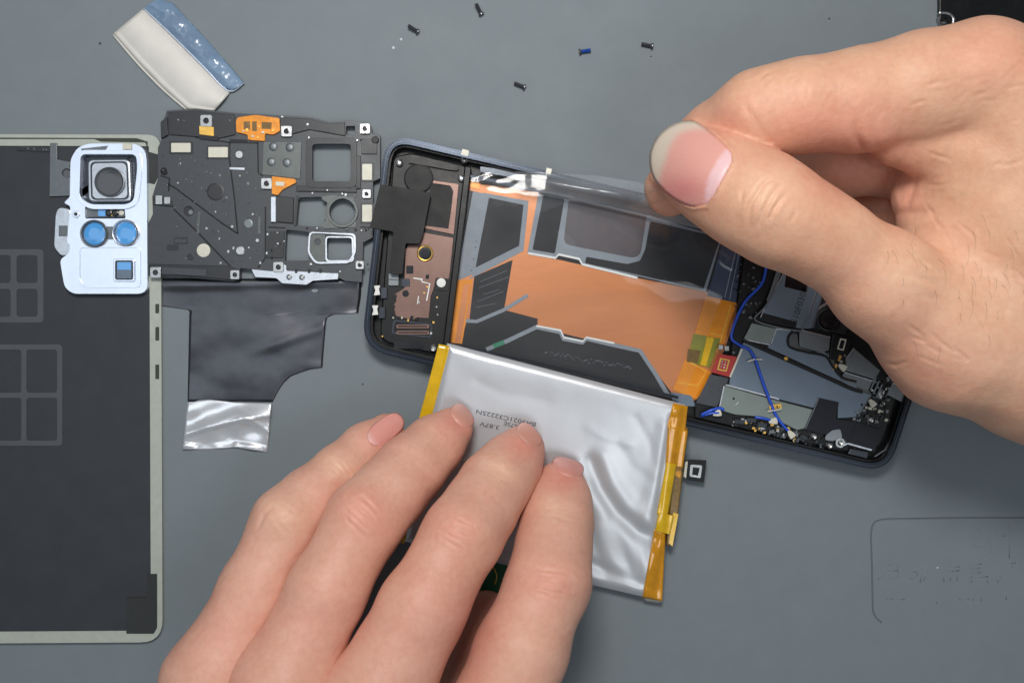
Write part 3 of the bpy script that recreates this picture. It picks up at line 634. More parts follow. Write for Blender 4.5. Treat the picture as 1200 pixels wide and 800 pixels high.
    B('white_edge', ribbon([(290, 311), (376, 326), (386, 315), (450, 329), (460, 346), (632, 388)], 7), 4, 'white_line')
    B('blue_flex', [(902, 266), (956, 290), (940, 466), (850, 444)], 3.2, 'bay_blue'); B('flex_line', ribbon([(940, 300), (905, 450)], 3), 4.1, 'adhesive'); B('flex_line', ribbon([(950, 310), (920, 455)], 2.5), 4.1, 'adhesive')
    B('amber_flex', rpoly([(846, 446), (942, 466), (900, 602), (806, 580)], 6), 4.0, 'amber_film'); B('flex_trace', ribbon([(925, 470), (905, 540), (890, 590)], 5), 5.0, 'amber_line'); B('flex_trace', ribbon([(860, 560), (892, 568)], 5), 5.0, 'amber_line')
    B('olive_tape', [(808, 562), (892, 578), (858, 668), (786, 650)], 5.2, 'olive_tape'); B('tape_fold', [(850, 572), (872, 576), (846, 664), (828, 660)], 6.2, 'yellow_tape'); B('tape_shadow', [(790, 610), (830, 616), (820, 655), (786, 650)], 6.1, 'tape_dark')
    B('amber_flex', rpoly([(782, 640), (862, 682), (822, 770), (742, 738)], 6), 4.6, 'amber_film'); B('flex_trace', ribbon([(795, 650), (848, 680), (820, 725), (760, 715)], 4), 5.6, 'amber_line')
    B('foil_scrap', rpoly([(735, 745), (800, 755), (815, 790), (745, 785)], 6), 6.0, 'shield_blue')
    B('orange_tab', [(112, 88), (140, 92), (138, 112), (110, 106)], 5, 'amber_film')
    B('hatched_tab', rpoly([(140, 40), (280, 60), (276, 80), (142, 58)], 5), 30, 'dark_steel')
    chips('bay_dot', [g(x, y) for x, y in [(x0, 625 + (x0 - 350) * 0.17 + random.uniform(-8, 8)) for x0 in np.linspace(345, 610, 40)]], 2.86, bay, (0.6, 1.3), ('adhesive',), 0.2, 6, (0.05, 0.1))
    B('bay_wall', ribbon([(30, 592), (380, 668), (760, 762)], 9), 45, 'rim_metal'); B('bay_wall', ribbon([(108, 70), (450, 140), (670, 190), (960, 268)], 7), 40, 'rim_metal')
    # ---------- board end
    h = C(780, 280, 2.857)
    bd = prism('main_board', T(h, [(268, 30), (500, 80), (860, 152), (800, 420), (735, 640), (700, 706), (640, 716), (100, 595), (100, 540), (215, 420)]), 2.4, 4.4, 'black_plastic', t)
    def Q(nm, pts, z, hh, m, par=bd, holes=(), bev=0.0): return prism(nm, T(h, pts), z, z + hh, m, par, holes=[T(h, q) for q in holes], bev=bev)
    Q('shield_can', rpoly([(250, 366), (262, 345), (395, 400), (520, 455), (640, 505), (688, 520), (640, 596), (576, 600), (578, 546), (512, 532), (496, 566), (345, 528), (212, 494), (216, 465)], 4), 4.4, 0.9, 'shield_blue', bev=0.15)
    Q('shield_can', rpoly([(352, 296), (440, 306), (425, 318), (412, 345), (430, 368), (480, 380), (530, 376), (552, 398), (556, 424), (590, 462), (640, 480), (640, 500), (520, 446), (400, 390), (340, 362), (354, 350)], 3), 4.4, 0.9, 'shield_blue', bev=0.12)
    Q('shield_can', rpoly([(196, 490), (345, 532), (494, 570), (466, 634), (440, 640), (380, 610), (300, 594), (232, 588), (178, 572)], 4), 4.4, 1.0, 'shield_green', bev=0.2)
    Q('shield_can', rpoly([(288, 280), (372, 300), (352, 352), (262, 334), (278, 302)], 5), 4.4, 1.0, 'shield_green', bev=0.15)
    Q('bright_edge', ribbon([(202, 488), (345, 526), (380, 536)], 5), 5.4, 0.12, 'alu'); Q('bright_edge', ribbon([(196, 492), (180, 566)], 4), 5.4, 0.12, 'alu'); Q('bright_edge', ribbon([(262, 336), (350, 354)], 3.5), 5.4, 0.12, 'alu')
    Q('bright_edge', ribbon([(256, 368), (216, 462)], 6), 5.3, 0.4, 'cream_pad')
    Q('pin_hole', circ(228, 534, 4, 10), 5.4, 0.04, 'black_gloss'); Q('engraved_mark', ribbon([(234, 556), (244, 546)], 3), 5.4, 0.03, 'alu'); Q('engraved_mark', ribbon([(318, 312), (340, 314)], 2.5), 5.4, 0.03, 'adhesive')
    cm = Q('camera_module', rpoly([(400, 104), (540, 140), (492, 300), (446, 300), (316, 264), (330, 235)], 8), 4.4, 1.8, 'shield_blue', bev=0.3)
    Q('black_window', rpoly([(405, 108), (480, 135), (470, 178), (398, 160)], 4), 6.2, 0.08, 'black_gloss', cm); Q('lower_band', [(322, 246), (440, 278), (436, 296), (316, 264)], 6.2, 0.06, 'black_plastic', cm)
    text('printed_code', 'S10F030B', *h(449, 222), 11, math.radians(72), lambda x, y: 6.28, 'ink_dark', cm)
    Q('bracket_wire', ribbon(spline([(388, 100), (372, 150), (345, 210), (322, 240), (300, 262), (308, 276), (360, 292), (440, 306), (462, 296), (505, 180)], 4), 6), 5.6, 0.9, 'dull_steel', bev=0.15)
    Q('bracket_arm', [(372, 105), (384, 112), (362, 190), (346, 215), (338, 205), (352, 170)], 5.2, 0.9, 'dull_steel', bev=0.12)
    c2 = Q('camera_module', rpoly([(500, 214), (545, 200), (640, 260), (600, 320), (480, 292)], 5), 4.4, 1.5, 'dark_steel', bev=0.2)
    Q('module_trim', ribbon([(505, 238), (540, 215)], 8), 5.9, 0.2, 'alu', c2)
    rg = lathe('lens_ring', *h(545, 270), 5.9, [(13.5, 0), (13.5, 0.9), (12, 1.0), (9.5, 0.4)], 'black_plastic', c2, 26); lathe('lens', *h(545, 270), 5.9, [(9.6, 0), (9.6, 0.35), (5, 0.5)], 'black_gloss', rg, 24)
    Q('steel_bracket', rpoly([(448, 300), (552, 326), (548, 372), (520, 380), (448, 360)], 5), 4.4, 1.1, 'dull_steel', bev=0.15)
    Q('steel_bracket', rpoly([(415, 320), (440, 316), (446, 360), (520, 384), (556, 380), (570, 430), (520, 400), (430, 370), (412, 345)], 4), 4.4, 0.6, 'bracket_pad', bev=0.12)
    Q('steel_bracket', rpoly([(628, 362), (720, 440), (700, 470), (600, 440), (608, 400)], 4), 4.4, 1.2, 'dull_steel', bev=0.15); Q('steel_bracket', rpoly([(598, 445), (694, 474), (680, 506), (585, 468)], 4), 4.4, 1.1, 'dull_steel', bev=0.15)
    Q('steel_bracket', rpoly([(590, 466), (676, 502), (690, 520), (640, 506), (580, 472)], 3), 4.4, 0.7, 'bracket_pad')
    Q('steel_bracket', rpoly([(760, 480), (840, 520), (820, 560), (740, 520)], 4), 4.4, 1.2, 'dull_steel', bev=0.15)
    k = Q('board_connector', rpoly([(560, 312), (628, 336), (600, 420), (548, 400)], 4), 4.4, 1.2, 'black_plastic', bev=0.15); Q('connector_frame', rpoly([(585, 332), (606, 336), (596, 374), (574, 368)], 2), 5.6, 0.2, 'cream_pad', k, holes=[rpoly([(588, 337), (601, 340), (593, 369), (579, 365)], 1)])
    Q('dark_cable', ribbon(spline([(262, 340), (330, 370), (400, 402), (520, 455), (620, 500), (660, 512)], 4), 12), 5.3, 0.5, 'black_plastic', bev=0.1)
    Q('dark_cable', ribbon(spline([(436, 300), (412, 330), (418, 362), (470, 378), (535, 392), (560, 425), (590, 462), (640, 478)], 4), 8), 5.3, 0.6, 'black_plastic', bev=0.1)
    lathe('cable_clip', *h(404, 400), 5.4, [(2.6, 0), (2.6, 0.6), (1.5, 0.75)], 'gold', bd, 12)
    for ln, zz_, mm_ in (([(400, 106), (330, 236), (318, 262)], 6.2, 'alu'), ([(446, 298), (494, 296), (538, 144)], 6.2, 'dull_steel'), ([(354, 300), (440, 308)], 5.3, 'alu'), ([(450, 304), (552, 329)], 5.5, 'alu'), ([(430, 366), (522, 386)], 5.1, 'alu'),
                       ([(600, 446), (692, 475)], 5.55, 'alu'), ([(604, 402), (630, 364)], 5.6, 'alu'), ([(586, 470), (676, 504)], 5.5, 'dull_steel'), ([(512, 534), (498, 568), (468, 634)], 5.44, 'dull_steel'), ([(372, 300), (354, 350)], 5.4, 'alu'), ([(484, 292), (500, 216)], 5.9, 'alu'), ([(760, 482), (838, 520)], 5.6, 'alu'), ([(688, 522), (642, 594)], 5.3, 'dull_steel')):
        Q('bright_edge', ribbon(ln, 2.8), zz_, 0.08, mm_)  # pale metal strips imitate the shine along can and bracket edges
    text('printed_code', 'A03', *h(480, 362), 5, math.radians(-14), lambda x, y: 5.2, 'cream_pad', bd)
    # red connector and its flex
    rd = Q('red_board', rpoly([(180, 384), (240, 394), (214, 462), (152, 446)], 3), 4.4, 0.8, 'red_board', bev=0.1)
    Q('socket_frame', rpoly([(182, 398), (216, 404), (204, 444), (172, 438)], 3), 5.2, 0.3, 'gold', rd, holes=[rpoly([(187, 403), (210, 408), (201, 439), (178, 434)], 2)])
    chips('socket_pin', [h(x, y) for x, y in [(190, 410), (200, 412), (188, 418), (198, 421), (186, 427), (196, 430)]], 5.2, rd, (1.2, 2), ('cream_pad', 'steel'), 0.2, 3, (0.1, 0.2))
    Q('flex_plate', rpoly([(150, 452), (212, 466), (172, 564), (102, 548)], 3), 4.4, 0.6, 'bracket', bev=0.08)
    for x, y in ((186, 362), (206, 366)): Q('spring_contact', rrect(x - 8, y - 9, x + 8, y + 9, 4), 4.4, 1.0, 'steel', bev=0.2)
    lathe('solder_ball', *h(229, 380), 4.4, [(2.4, 0), (2.4, 0.5), (1, 0.9)], 'dull_steel', bd, 12)
    # stickers near the corner
    Q('navy_sticker', [(512, 531), (580, 546), (570, 602), (640, 612), (690, 640), (640, 690), (560, 660), (464, 636)], 5.32, 0.1, 'navy_sticker'); Q('navy_sticker', [(640, 612), (722, 640), (700, 712), (608, 690)], 5.45, 0.1, 'navy_sticker')
    Q('grey_pad', rpoly([(558, 640), (585, 636), (592, 664), (560, 676), (534, 672), (536, 658)], 6), 5.5, 0.3, 'adhesive')
    for x, y in ((548, 690), (496, 660), (686, 606), (584, 680)):
        s1 = lathe('screw', *h(x, y), 5.0, [(4, -0.6), (4, 0.5), (3.2, 0.7), (1.3, 0.45)], 'steel', bd, 16)
    Q('ring_terminal', circ(585, 682, 16, 18), 5.4, 0.35, 'steel', holes=[circ(585, 682, 9, 14)]); Q('ring_terminal', ribbon([(596, 690), (610, 684), (690, 706)], 5), 5.6, 0.2, 'alu')
    # coax cable and plugs
    zc = 6.3
    tube('blue_cable', [(*h(346, 60), 5.6), (*h(338, 90), 5.4), (*h(322, 150), 5.2), (*h(268, 208), 5.2), (*h(236, 270), 5.4), (*h(221, 330), 5.6), (*h(250, 356), 6.0), (*h(290, 382), 6.2), (*h(330, 490), 6.2), (*h(370, 590), 6.0), (*h(412, 644), 5.6)], 0.46, 'blue_cable', bd, 8, 10)
    tube('blue_cable', [(*h(120, 588), 5.6), (*h(150, 574), 6.2), (*h(180, 566), 6.0), (*h(195, 572), 5.8)], 0.44, 'blue_cable', bd); tube('blue_cable', [(*h(118, 592), 5.2), (*h(160, 582), 5.9), (*h(186, 584), 5.6)], 0.4, 'blue_cable', bd); tube('blue_cable', [(*h(300, 596), 5.6), (*h(326, 600), 6.0), (*h(350, 606), 5.8)], 0.4, 'blue_cable', bd)
    def plug(x, y, a):
        c, s_ = math.cos(a), math.sin(a); R_ = lambda u, v: (x + u * c - v * s_, y + u * s_ + v * c)
        o = Q('coax_plug', [R_(*p) for p in [(-14, -4), (0, -10), (14, -12), (16, 0), (14, 12), (0, 10), (-14, 4)]], 5.2, 0.9, 'cream_pad', bev=0.15)
    plug(420, 652, 0.9); plug(692, 548, 0.9); plug(592, 428, 0.6); plug(360, 610, -0.2); plug(172, 584, -0.3)
    for p in ([(276, 410), (300, 402)], [(304, 402), (324, 404)], [(342, 576), (360, 574)], [(362, 574), (388, 568)]): Q('cable_guide', ribbon(p, 4), 6.6, 0.15, 'cream_pad')
    Q('gold_clip', rpoly([(346, 556), (386, 550), (390, 566), (350, 574)], 3), 5.5, 0.4, 'gold'); chips('clip_tooth', [h(x, 562) for x in (352, 362, 374, 384)], 5.9, bd, (1.2, 2.4), ('gold', 'tape_dark'), 0.2, 4, (0.3, 0.6))
    # crowded edge of the board
    R = random.Random(3); spots = []
    for _ in range(95):
        u = R.random(); x = 225 + u * 240; y = 604 + u * 58 + R.uniform(-14, 20); spots.append(h(x, y))
    chips('edge_component', spots, 4.4, bd, (1.5, 4.5), ('steel', 'dark_steel', 'black_gloss', 'gold', 'black_plastic', 'dull_steel', 'black_gloss'), 0.23, 5, (0.3, 1.1))
    chips('edge_component', [h(640 + R.uniform(-10, 110), 580 + R.uniform(-30, 40)) for _ in range(60)], 4.4, bd, (1.5, 4.5), ('dull_steel', 'dark_steel', 'black_gloss', 'cream_pad', 'black_plastic'), 0.3, 6, (0.3, 1.2))
    chips('edge_component', [h(700 + R.uniform(-26, 70), 500 + R.uniform(-40, 40)) for _ in range(60)], 4.4, bd, (1.5, 4), ('dull_steel', 'dark_steel', 'black_gloss', 'steel', 'black_plastic'), 0.4, 7, (0.3, 1.2))
    chips('edge_component', [h(575 + R.uniform(-18, 30), 410 + R.uniform(-25, 30)) for _ in range(24)], 4.4, bd, (1.5, 4), ('dull_steel', 'gold', 'black_gloss', 'steel'), 0.4, 8, (0.5, 1.4))
    chips('board_component', [h(272 + R.uniform(-40, 50), 130 + R.uniform(-60, 140)) for _ in range(46)], 4.4, bd, (1.2, 3.2), ('dull_steel', 'dark_steel', 'black_gloss', 'bracket'), 0.3, 9, (0.2, 0.6))
    chips('edge_component', [h(480 + R.uniform(-40, 220), 676 + R.uniform(-12, 40)) for _ in range(50)], 4.4, bd, (1.5, 4), ('dull_steel', 'dark_steel', 'black_gloss', 'black_plastic'), 0.23, 10, (0.3, 1.0))
    for x, y in ((250, 612), (290, 606), (325, 622)): Q('edge_connector', rpoly([(x - 16, y - 10), (x + 16, y - 6), (x + 14, y + 10), (x - 18, y + 6)], 3), 4.4, 1.3, 'dark_steel', bev=0.15)
    for x, y, a in ((706, 478, 0), (716, 490, 0), (726, 502, 0)): Q('pin_header', ribbon([(x, y - 16), (x - 20, y + 28)], 6), 4.4, 1.4, 'dull_steel', bev=0.1)
    Q('corner_frame', ribbon([(800, 590), (735, 705), (700, 728)], 4), 5.2, 0.5, 'dull_steel'); Q('corner_plate', [(620, 700), (680, 712), (676, 736), (610, 720)], 5.0, 0.8, 'dark_steel', bev=0.2)
build_phone()

# ================================================================== BATTERY
BT = [(524, 402), (803, 474)]; BB = [(473, 634), (768, 702)]
def bat_uv(px, py):
    # approximate inverse of the bilinear battery quad
    u, v = 0.5, 0.5; A, B_ = Vector(BT[0]), Vector(BT[1]); Cc, D = Vector(BB[0]), Vector(BB[1]); p = Vector((px, py))
    for _ in range(8):
        q = A.lerp(B_, u).lerp(Cc.lerp(D, u), v); du = (B_ - A).lerp(D - Cc, v); dv = Cc.lerp(D, u) - A.lerp(B_, u); e = p - q
        det = du.x * dv.y - du.y * dv.x; u += (e.x * dv.y - e.y * dv.x) / det; v += (du.x * e.y - du.y * e.x) / det
    return u, v
def seg_d(px, py, a, b):
    ax, ay = a; bx, by = b; dx, dy = bx - ax, by - ay; t = max(0, min(1, ((px - ax) * dx + (py - ay) * dy) / (dx * dx + dy * dy))); return math.hypot(px - ax - t * dx, py - ay - t * dy)
BCREASE = [([(694, 540), (704, 572), (722, 600), (748, 622), (766, 630)], -0.65, 9), ([(704, 535), (718, 566), (738, 594), (766, 612)], 0.5, 10), ([(724, 520), (742, 548), (766, 566)], -0.12, 6), ([(716, 612), (730, 640), (738, 668)], -0.15, 6), ([(752, 640), (756, 664), (752, 690)], 0.15, 6), ([(690, 500), (712, 514), (740, 520)], 0.12, 5), ([(560, 448), (590, 462), (640, 470)], -0.1, 6), ([(745, 490), (762, 520), (768, 548)], -0.12, 5), ([(690, 575), (712, 610), (740, 645), (760, 668)], 0.5, 13), ([(780, 500), (770, 560), (756, 612)], 0.5, 9), ([(788, 490), (776, 560), (768, 640)], -0.5, 5), ([(700, 620), (720, 660), (745, 692)], 0.35, 10), ([(600, 640), (680, 655), (765, 690)], -0.35, 7), ([(690, 600), (700, 640), (710, 680)], -0.2, 8), ([(560, 430), (680, 455), (780, 480)], 0.25, 14)]
def bat_top(px, py):
    u, v = bat_uv(px, py); u = max(0, min(1, u)); v = max(0, min(1, v))
    z = 12.6 + (5.2 - 12.6) * v
    for pl, am, wd in BCREASE:
        d = min(seg_d(px, py, pl[i], pl[i + 1]) for i in range(len(pl) - 1)); z += am * math.exp(-(d / wd) ** 2)
    z += 0.10 * math.sin(u * 9 + v * 5) * math.sin(v * 8) + 0.05 * mnoise.noise(Vector((u * 14, v * 12, 1.7)))
    e = min(u * 285, (1 - u) * 285, v * 235, (1 - v) * 235)
    if e < 10: z -= 1.3 * (1 - e / 10) ** 2
    return z
def build_battery():
    t = thing('battery', 640, 550, 'silver foil pouch battery with yellow taped ends lying under the fingers', 'battery')
    nu, nv = 110, 92; V = []; F = []
    us = [0.5 - 0.5 * math.cos(math.pi * i / nu) * (1 if 0 < i < nu else 1) for i in range(nu + 1)]
    vs = [0.5 - 0.5 * math.cos(math.pi * i / nv) for i in range(nv + 1)]
    A, B_, Cc, D = Vector(BT[0]), Vector(BT[1]), Vector(BB[0]), Vector(BB[1])
    for v in vs:
        for u in us:
            p = A.lerp(B_, u).lerp(Cc.lerp(D, u), v); V.append(W(p.x, p.y, bat_top(p.x, p.y)))
    n1 = nu + 1
    for j in range(nv):
        for i in range(nu): a = j * n1 + i; F.append((a, a + 1, a + n1 + 1, a + n1))
    ring = [i for i in range(n1)] + [j * n1 + nu for j in range(1, nv + 1)] + [nv * n1 + i for i in range(nu - 1, -1, -1)] + [j * n1 for j in range(nv - 1, 0, -1)]
    base = len(V)
    for i in ring:
        w_ = V[i]; vv = (i // n1) / nv; V.append(Vector((w_.x, w_.y, max(0.3 * MM, w_.z - 3.2 * MM))))
    m_ = len(ring)
    for k in range(m_): F.append((ring[k], ring[(k + 1) % m_], base + (k + 1) % m_, base + k))
    F.append(tuple(range(base, base + m_)))
    mk('pouch', V, F, 'pouch', t, True)
    def lay(nm, pts, off, m, par=t, th=0.12, nu_=8, nv_=30):
        # tape: four corners TL TR BR BL, laid over the pouch surface
        (a, b, c, d) = pts
        return sheet(nm, [a, b], [d, c], nu_, nv_, lambda x, y, u, v: bat_top(x, y) + off, m, par, th)
    lay('end_tape', [(514, 403), (527, 405.5), (487, 560), (472, 562)], 0.15, 'yellow_tape'); lay('end_tape', [(473, 560), (489, 558), (474, 637), (464, 634)], 0.12, 'yellow_tape')
    # terminal end: overlapping yellow tapes
    lay('terminal_tape', [(789, 472), (806, 476), (803, 505), (782, 500)], 0.3, 'amber_tape'); lay('terminal_tape', [(783, 499), (806, 505), (800, 548), (780, 545)], 0.45, 'amber_tape')
    lay('terminal_tape', [(781, 542), (793, 544), (783, 604), (770, 602)], 0.5, 'yellow_tape'); lay('terminal_tape', [(772, 600), (790, 604), (785, 626), (768, 622)], 0.65, 'yellow_tape')
    lay('terminal_tape', [(767, 620), (780, 625), (776, 704), (753, 700)], 0.4, 'amber_tape')
    prism('protection_board', [(800, 492), (808, 494), (800, 560), (792, 625), (783, 642), (781, 636), (788, 560)], 2.2, 6.6, 'tape_dark', t, bev=0.4)
    prism('protection_tape', [(798, 500), (805, 502), (797, 560), (790, 556)], 6.6, 6.8, 'amber_tape', t); prism('protection_tape', [(789, 600), (795, 602), (788, 640), (784, 636)], 6.6, 6.8, 'yellow_tape', t)
    sheet('tape_lip', [(753, 699), (776, 704)], [(757, 704), (772, 706)], 8, 4, lambda x, y, u, v: 4.2 - 1.5 * v, 'cream_pad', t, 0.1)
    fc = prism('flex_tail', [(800, 540), (808, 538), (828, 539), (825, 565), (805, 562), (799, 556)], 3.2, 3.7, 'black_plastic', t, bev=0.08)
    prism('connector', rpoly([(809, 544), (823, 545), (821, 560), (808, 558)], 2), 3.7, 4.2, 'steel', fc, holes=[rpoly([(812, 547), (820, 548), (818, 557), (811, 556)], 1)]); prism('tail_edge', [(803, 541), (806, 540), (804, 560), (801, 558)], 3.7, 3.8, 'cream_pad', fc)
    tf = lambda x, y: bat_top(x, y) + 0.1
    a = math.radians(180 - 12.5)
    text('printed_line', 'BA9021C32225N', 593, 489.5, 7.2, a, tf, 'ink', t, stretch=1.4); text('printed_line', '*5162675E', 608, 499.5, 6.8, a, tf, 'ink', t, stretch=1.2); text('printed_line', '3.87V', 574, 498.5, 6.8, a, tf, 'ink', t, stretch=1.5)
build_battery()

# ================================================================== GREEN TAB
o = prism('green_tab', rpoly([(552, 660), (604, 655), (606, 680), (592, 702), (570, 706), (552, 694)], 14), 0.2, 0.9, 'green_board', None, bev=0.15)
tag(o, 'small green board tab glimpsed between the fingers under the battery edge', 'tab')
for p in ([(578, 664, 1.1), (582, 674, 1.2), (580, 684, 1.1)], [(560, 682, 1.1), (563, 690, 1.1)]):
    path = [W(*q) for q in spline(p, 4)]; V, F = tube_mesh(path, 0.2 * MM, 6); mk('gold_wire', V, F, 'gold', o, True).location = (0, 0, 0)

# ================================================================== TOP RIGHT TRAY
def build_tray():
    t = thing('black_tray', 1160, 10, 'black metal piece with screw hook in the upper right corner', 'phone part')
    prism('plate', [(1101, -60), (1270, -60), (1270, 27), (1118, 27), (1101, 24)], 0.2, 2.2, 'black_plastic', t, bev=0.3)
    lathe('screw_eye', 1108, 22, 0.2, [(8, 0), (8, 1.6), (6.8, 1.9), (5, 1.2), (3.6, 1.2), (3, 1.9), (1, 2.0)], 'steel', t, 24)
    prism('hook_arm', ribbon(spline([(1101, 15), (1112, 16), (1118, 22), (1117, 30)], 4), 3), 0.2, 2.6, 'steel', t, bev=0.2)
build_tray()

# ================================================================== CLEAR FILM
def build_film():
    lo = [(528, 405), (660, 438), (800, 470)]
    hi = [(553, 201), (620, 205), (690, 204), (745, 210), (782, 226), (830, 262), (868, 290)]
    def zf(px, py, u, v):
        base = 9.7 + 1.0 * v
        d = math.hypot(px - 776, (py - 218) * 1.0)
        lift = 41 * math.exp(-(d / 46) ** 1.3) + 3.5 * math.exp(-((v - 0.86) / 0.12) ** 2) * u
        rip = min(1, max(0, (u - 0.22) / 0.2)) * v ** 8 * 0.9 * mnoise.noise(Vector((px * 0.022, py * 0.05, 1.0))) + v ** 10 * 0.3 * mnoise.noise(Vector((px * 0.06, py * 0.13, 4.0)))
        rad = math.atan2(py - 218, px - 776)
        fan = 0.5 * math.sin(rad * 13) * math.exp(-d / 60) * min(1, d / 25)
        wav = 0.25 * math.sin(u * 5 + v * 3) * math.sin(math.pi * v) + 0.5 * math.exp(-((v - 0.25 - 0.18 * math.sin(u * 3)) / 0.12) ** 2) * math.sin(math.pi * u)
        return max(8.0, base + lift + rip + fan + wav * 0.7)
    t = sheet('pull_film', lo, hi, 110, 80, zf, 'film', None); tag(t, 'clear plastic film stretched from the battery over the orange bay to the pinching thumb', 'film')
    # rolled upper edge of the film
    up = [(556, 203), (600, 209), (650, 216), (700, 222), (750, 232), (800, 252), (862, 286)]
    def zr(px, py, u, v):
        return 9.2 + 3.6 * math.sin(math.pi * v) ** 2 * min(1, max(0.1, (px - 604) / 60)) + 10 * math.exp(-((px - 780) / 40) ** 2) + 1.1 * mnoise.noise(Vector((px * 0.018, v * 0.8, 3.0))) + 0.25 * mnoise.noise(Vector((px * 0.05, v * 2, 8.0)))
    r = sheet('rolled_edge', [(606, 221), (650, 228), (700, 240), (760, 255), (820, 268), (862, 292)], [(604, 201), (650, 203), (700, 206), (750, 214), (800, 240), (868, 284)], 90, 14, zr, 'film_roll', t)
    r.location = (0, 0, 0)
build_film()

# ================================================================== HANDS
def skin_material():
    m = bpy.data.materials.new('skin'); m.use_nodes = True; nt = m.node_tree; N = nt.nodes; L = nt.links; b = N['Principled BSDF']
    at = N.new('ShaderNodeAttribute'); at.attribute_name = 'tone'
    tc = N.new('ShaderNodeTexCoord')
    n = N.new('ShaderNodeTexNoise'); n.inputs['Scale'].default_value = 130; n.inputs['Detail'].default_value = 6; n.inputs['Roughness'].default_value = 0.65; L.new(tc.outputs['Object'], n.inputs['Vector'])
    r = N.new('ShaderNodeValToRGB'); r.color_ramp.elements[0].position = 0.28; r.color_ramp.elements[0].color = (0.94, 0.85, 0.83, 1); r.color_ramp.elements[1].position = 0.72; r.color_ramp.elements[1].color = (1.02, 1.03, 1.03, 1)
    L.new(n.outputs[0], r.inputs[0])
    mx = N.new('ShaderNodeMix'); mx.data_type = 'RGBA'; mx.blend_type = 'MULTIPLY'; mx.inputs[0].default_value = 1; L.new(at.outputs['Color'], mx.inputs[6]); L.new(r.outputs[0], mx.inputs[7])
    # fine freckle-like redness
    n4 = N.new('ShaderNodeTexNoise'); n4.inputs['Scale'].default_value = 620; n4.inputs['Detail'].default_value = 4; L.new(tc.outputs['Object'], n4.inputs['Vector'])
    r4 = N.new('ShaderNodeValToRGB'); r4.color_ramp.elements[0].position = 0.35; r4.color_ramp.elements[0].color = (0.975, 0.95, 0.94, 1); r4.color_ramp.elements[1].position = 0.65; r4.color_ramp.elements[1].color = (1.02, 1.03, 1.03, 1)
    L.new(n4.outputs[0], r4.inputs[0])
    mx2 = N.new('ShaderNodeMix'); mx2.data_type = 'RGBA'; mx2.blend_type = 'MULTIPLY'; mx2.inputs[0].default_value = 1; L.new(mx.outputs[2], mx2.inputs[6]); L.new(r4.outputs[0], mx2.inputs[7])
    L.new(mx2.outputs[2], b.inputs['Base Color'])
    b.inputs['Subsurface Weight'].default_value = 0.22; b.inputs['Subsurface Radius'].default_value = (1.0, 0.36, 0.2); b.inputs['Subsurface Scale'].default_value = 0.0026
    b.inputs['Roughness'].default_value = 0.52; b.inputs['Specular IOR Level'].default_value = 0.38
    vo = N.new('ShaderNodeTexVoronoi'); vo.inputs['Scale'].default_value = 1500; vo.feature = 'F1'; L.new(tc.outputs['Object'], vo.inputs['Vector'])
    n2 = N.new('ShaderNodeTexNoise'); n2.inputs['Scale'].default_value = 520; n2.inputs['Detail'].default_value = 5; n2.inputs['Distortion'].default_value = 0.6; L.new(tc.outputs['Object'], n2.inputs['Vector'])
    ma = N.new('ShaderNodeMath'); ma.operation = 'MULTIPLY_ADD'; ma.inputs[1].default_value = 0.35; L.new(vo.outputs['Distance'], ma.inputs[0]); L.new(n2.outputs[0], ma.inputs[2])
    bp = N.new('ShaderNodeBump'); bp.inputs['Strength'].default_value = 0.2; bp.inputs['Distance'].default_value = 0.0005; L.new(ma.outputs[0], bp.inputs['Height']); L.new(bp.outputs[0], b.inputs['Normal'])
    MATS['skin'] = m
    m = bpy.data.materials.new('nail'); m.use_nodes = True; nt = m.node_tree; N = nt.nodes; L = nt.links; b = N['Principled BSDF']
    at = N.new('ShaderNodeAttribute'); at.attribute_name = 'tone'; L.new(at.outputs['Color'], b.inputs['Base Color'])
    b.inputs['Roughness'].default_value = 0.42; b.inputs['Subsurface Weight'].default_value = 0.15; b.inputs['Subsurface Scale'].default_value = 0.0015; b.inputs['Specular IOR Level'].default_value = 0.4; b.inputs['Coat Weight'].default_value = 0.12; b.inputs['Coat Roughness'].default_value = 0.3
    tc = N.new('ShaderNodeTexCoord'); mp = N.new('ShaderNodeMapping'); mp.inputs['Rotation'].default_value = (0, 0, 0.36); mp.inputs['Scale'].default_value = (0.12, 1.6, 1); L.new(tc.outputs['Object'], mp.inputs[0])
    n = N.new('ShaderNodeTexNoise'); n.inputs['Scale'].default_value = 900; L.new(mp.outputs[0], n.inputs['Vector'])
    bp = N.new('ShaderNodeBump'); bp.inputs['Strength'].default_value = 0.25; bp.inputs['Distance'].default_value = 0.0003; L.new(n.outputs[0], bp.inputs['Height']); L.new(bp.outputs[0], b.inputs['Normal'])
    MATS['nail'] = m
skin_material()

